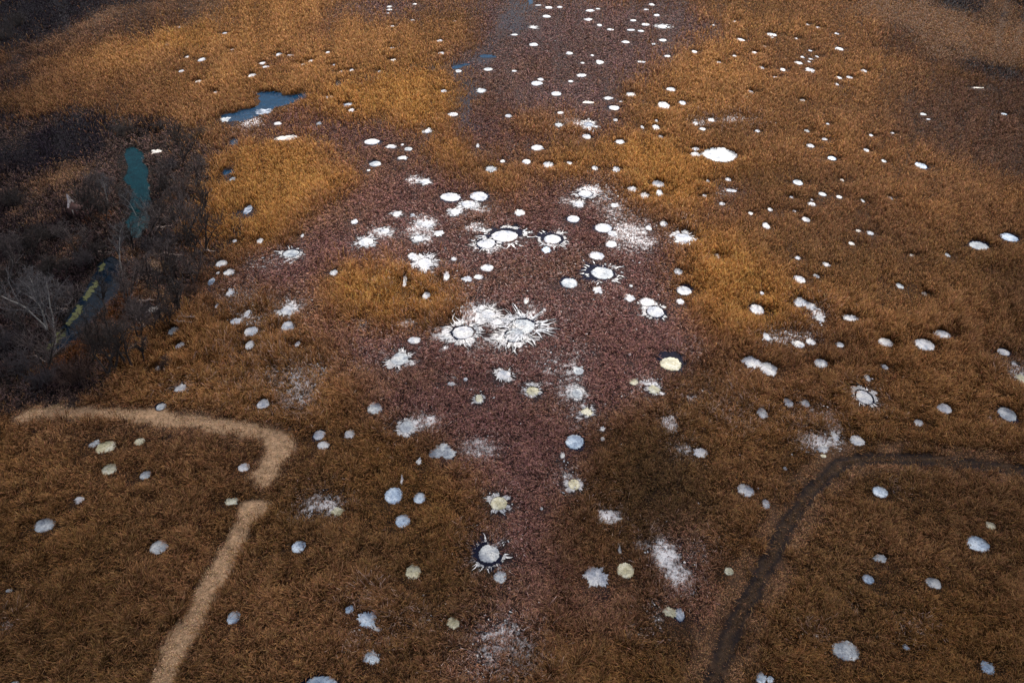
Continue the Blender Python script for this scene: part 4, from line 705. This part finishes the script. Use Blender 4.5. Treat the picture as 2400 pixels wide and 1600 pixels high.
BUSH = [(295, 318, 3.4, 'D', "dark round bush at the head of the teal ditch"), (40, 480, 4.5, 'D', "dark broad bush at the left edge below the straw patches"), (190, 895, 4.0, 'R', "dark reddish bush below the lower trunk cluster"), (60, 870, 4.2, 'G', "grey bush in the lower left thicket corner"), (100, 905, 3.4, 'G', "grey bush nearest the lower left grass slope"),
        (20, 820, 4.2, 'G', "grey bush at the left edge beside the leaning birch base"), (160, 700, 3.2, 'G', "grey bush right of the slim birch, left of the algae"), (60, 690, 3.8, 'G', "pale grey bush under the leaning birch crown"), (200, 620, 3.2, 'G', "purplish grey bush above the algae edge"), (120, 560, 3.4, 'D', "dark bush between ruin and grey thicket"),
        (360, 590, 3.0, 'G', "rounded purple grey bush above the straw tuft"), (400, 570, 3.2, 'G', "rounded grey bush left of the forked tree"), (430, 450, 3.4, 'R', "dark reddish bush at upper right bank"), (400, 400, 3.0, 'G', "grey bush on the right bank below the spreading tree"), (370, 500, 3.0, 'D', "dark bush right of the teal water"),
        (240, 800, 3.2, 'R', "russet bush at the lower bank of the dark ditch"), (285, 780, 3.0, 'R', "russet bush among the lower trunks"), (330, 740, 2.8, 'G', "grey bush above the lower trunks"), (450, 690, 2.2, 'R', "small dark bush at the reed edge by the bent tree"), (390, 860, 2.0, 'R', "small brown bush right of the trunk cluster"),
        (480, 320, 2.4, 'D', "small dark bush in reeds left of the small blue water"), (375, 305, 2.4, 'D', "small dark bush near the ditch head"), (30, 590, 3.4, 'G', "grey bush at the far left middle"), (250, 440, 2.8, 'G', "grey bush on the left bank near the slender birch"), (15, 92, 6.0, 'D', "dark bush at the upper left corner field"), (45, 60, 5.0, 'D', "dark bush behind the upper left corner bush")]
for k, (bx, by, sz, cc, lab) in enumerate(BUSH):
    r = np.random.default_rng(9000+k); X, Y = gp(bx, by); root = empty('bush', (X, Y, 0)); tag(root, lab, 'bush', 'bushes along the ditch banks'); ST, TW = Tube(), Tube()
    for s_ in range(26):
        a0 = r.random()*6.283; d = np.array([math.cos(a0)*.9*r.random(), math.sin(a0)*.9*r.random(), .75]); b0 = np.array([math.cos(a0), math.sin(a0), 0])*r.random()*sz*.35
        P, de = bend(b0, d, sz*(.6+.4*r.random()), r, 4, .16, .05); ST.add(P, [.06, .05, .04, .03, .02], 4)
        for l2 in range(9):
            i2 = 1+r.integers(0, 4); d2 = de+r.normal(size=3)*.75; P2, d2e = bend(P[i2], d2, sz*.32*(.5+r.random()), r, 3, .2, .03); TW.add(P2, [.028, .024, .02, .014], 3)
            for l3 in range(3): P3, _ = bend(P2[1+r.integers(0, 3)], d2e+r.normal(size=3)*.8, sz*.17, r, 2, .2, 0); TW.add(P3, [.02, .017, .011], 3)
    ST.build('stems', M_BARKD, root); TW.build('twigs', {'D': M_TWIGD, 'R': M_TWIGR, 'G': M_TWIGG}[cc], root)
LOGS = [(376, 596, 430, 600, .16, "pale straight log lying above the straw tuft"), (480, 588, 507, 592, .14, "short pale log right of the forked tree foot"), (417, 742, 456, 747, .18, "pale log at the foot of the bent dark tree"), (410, 753, 448, 757, .14, "darker log in front of the pale log at the reed edge"),
        (326, 707, 362, 706, .15, "dark-topped log beside the small upright tree"), (303, 818, 342, 800, .14, "pale leaning stick between the lower trunks"), (318, 750, 342, 766, .10, "thin pale stick on the bank above the lower trunks"), (352, 540, 405, 528, .12, "long bent pale branch on the right bank mound"), (130, 726, 162, 727, .12, "pinkish fallen branch left of the dark ditch"), (84, 836, 110, 853, .10, "thin pale fallen branch below the leaning birch"), (232, 592, 262, 594, .10, "grey branch fallen over the dark ditch gap")]
for k, (x1, y1, x2, y2, rd, lab) in enumerate(LOGS):
    r = np.random.default_rng(9500+k); a = np.array(gp(x1, y1, 1.0)); b = np.array(gp(x2, y2, 1.0)); root = Tube(); nseg = 7
    P = [np.array([*(a+(b-a)*i/nseg), 0])+r.normal(size=3)*.10+np.array([0, 0, 1.25]) for i in range(nseg+1)]; root.add(P, [rd*(1-.5*i/nseg) for i in range(nseg+1)], 7)
    for s_ in range(4):
        p = P[1+r.integers(0, 6)]; P2, _ = bend(p, r.normal(size=3)+np.array([0, 0, .5]), .9, r, 2, .2, .02); root.add(P2, [rd*.4, rd*.3, rd*.15], 4)
    o = root.build('fallen_log', M_LOG, None); tag(o, lab, 'log', 'fallen logs on the ditch banks')

# algae along the dark ditch edge
for k, (pts) in enumerate([[(238, 597), (242, 612), (232, 625), (226, 618)], [(222, 640), (228, 655), (215, 668), (202, 690), (190, 690), (205, 665)], [(180, 695), (190, 705), (186, 722), (170, 735), (160, 750), (152, 745), (168, 720)], [(148, 752), (155, 762), (135, 785), (118, 800), (105, 805), (125, 778)]]):
    P = smooth_poly(wpoly(D(pts)), 3, 70+k, .25); o = flat('algae_mat', P, .075, M_ALGAE); kpoly(P)
    tag(o, ["yellow-green algae tuft at the top of the dark ditch", "largest yellow-green algae mat midway along the dark ditch", "yellow-green algae mat left of the dark ditch lower bend", "dim green algae strip at the lower end of dark ditch"][k], 'algae', 'algae mats along the dark ditch')
# ruined brick house
X, Y = gp(165, 512); hx = gp(206, 516)[0]-X; root = empty('brick_ruin', (X, Y, 0)); tag(root, "ruined dark red brick house with one pale standing gable", 'house')
def boxes(L):
    V = []; Q = []
    for (x0, x1, y0, y1, z0, z1) in L:
        b = len(V); V += [(x, y, z) for x in (x0, x1) for y in (y0, y1) for z in (z0, z1)]
        Q += [tuple(b+i for i in f) for f in ((0, 1, 3, 2), (4, 6, 7, 5), (0, 4, 5, 1), (2, 3, 7, 6), (0, 2, 6, 4), (1, 5, 7, 3))]
    return V, Q
Lw = []
r = np.random.default_rng(5); nb = 10; w_ = hx
for i in range(nb):
    top = 2.1+.5*r.random()-.12*i
    if i in (2, 6): Lw += [(w_*i/nb, w_*(i+1)/nb, 0, .3, 0, .8)]
    else: Lw.append((w_*i/nb, w_*(i+1)/nb, 0, .3, 0, top))
    Lw.append((w_*i/nb, w_*(i+1)/nb, 3.7, 4.0, 0, 2.0+.5*r.random()))
for j in range(5): Lw.append((w_-.3, w_-.002, .3+j*.68, .3+(j+1)*.68, 0, 1.6+.5*r.random()))
mesh_np('wall', *boxes(Lw), None, M_BRICK, parent=root)
V = [(-.02, .3, 0), (-.02, 3.7, 0), (-.02, 3.7, 2.2), (-.02, 2.6, 3.6), (-.02, 1.9, 5.0), (-.02, 1.3, 3.4), (-.02, .3, 2.2)]; V2 = [(x+.35, y, z) for x, y, z in V]; nV = len(V)
import bmesh
bm = bmesh.new(); va = [bm.verts.new(v) for v in V]; vb2 = [bm.verts.new(v) for v in V2]; bm.faces.new(va); bm.faces.new(vb2[::-1])
for i in range(nV): bm.faces.new((va[i], va[(i+1) % nV], vb2[(i+1) % nV], vb2[i]))
bmesh.ops.recalc_face_normals(bm, faces=bm.faces); me = bpy.data.meshes.new('gable'); bm.to_mesh(me); bm.free(); me.materials.append(M_PLASTER)
o = bpy.data.objects.new('gable', me); COL.objects.link(o); o.parent = root; o['label'] = "pale plastered standing gable"
V = [(0.3, .2, 2.1), (w_*.7, .2, 1.9), (w_*.7, 2.0, 2.6), (.3, 2.0, 3.0)]; V += [(x, y, z+.15) for x, y, z in V]
mesh_np('roof_remnant', V, [(0, 1, 2, 3), (4, 7, 6, 5), (0, 4, 5, 1), (1, 5, 6, 2), (2, 6, 7, 3), (3, 7, 4, 0)], None, M_BRICK, parent=root)
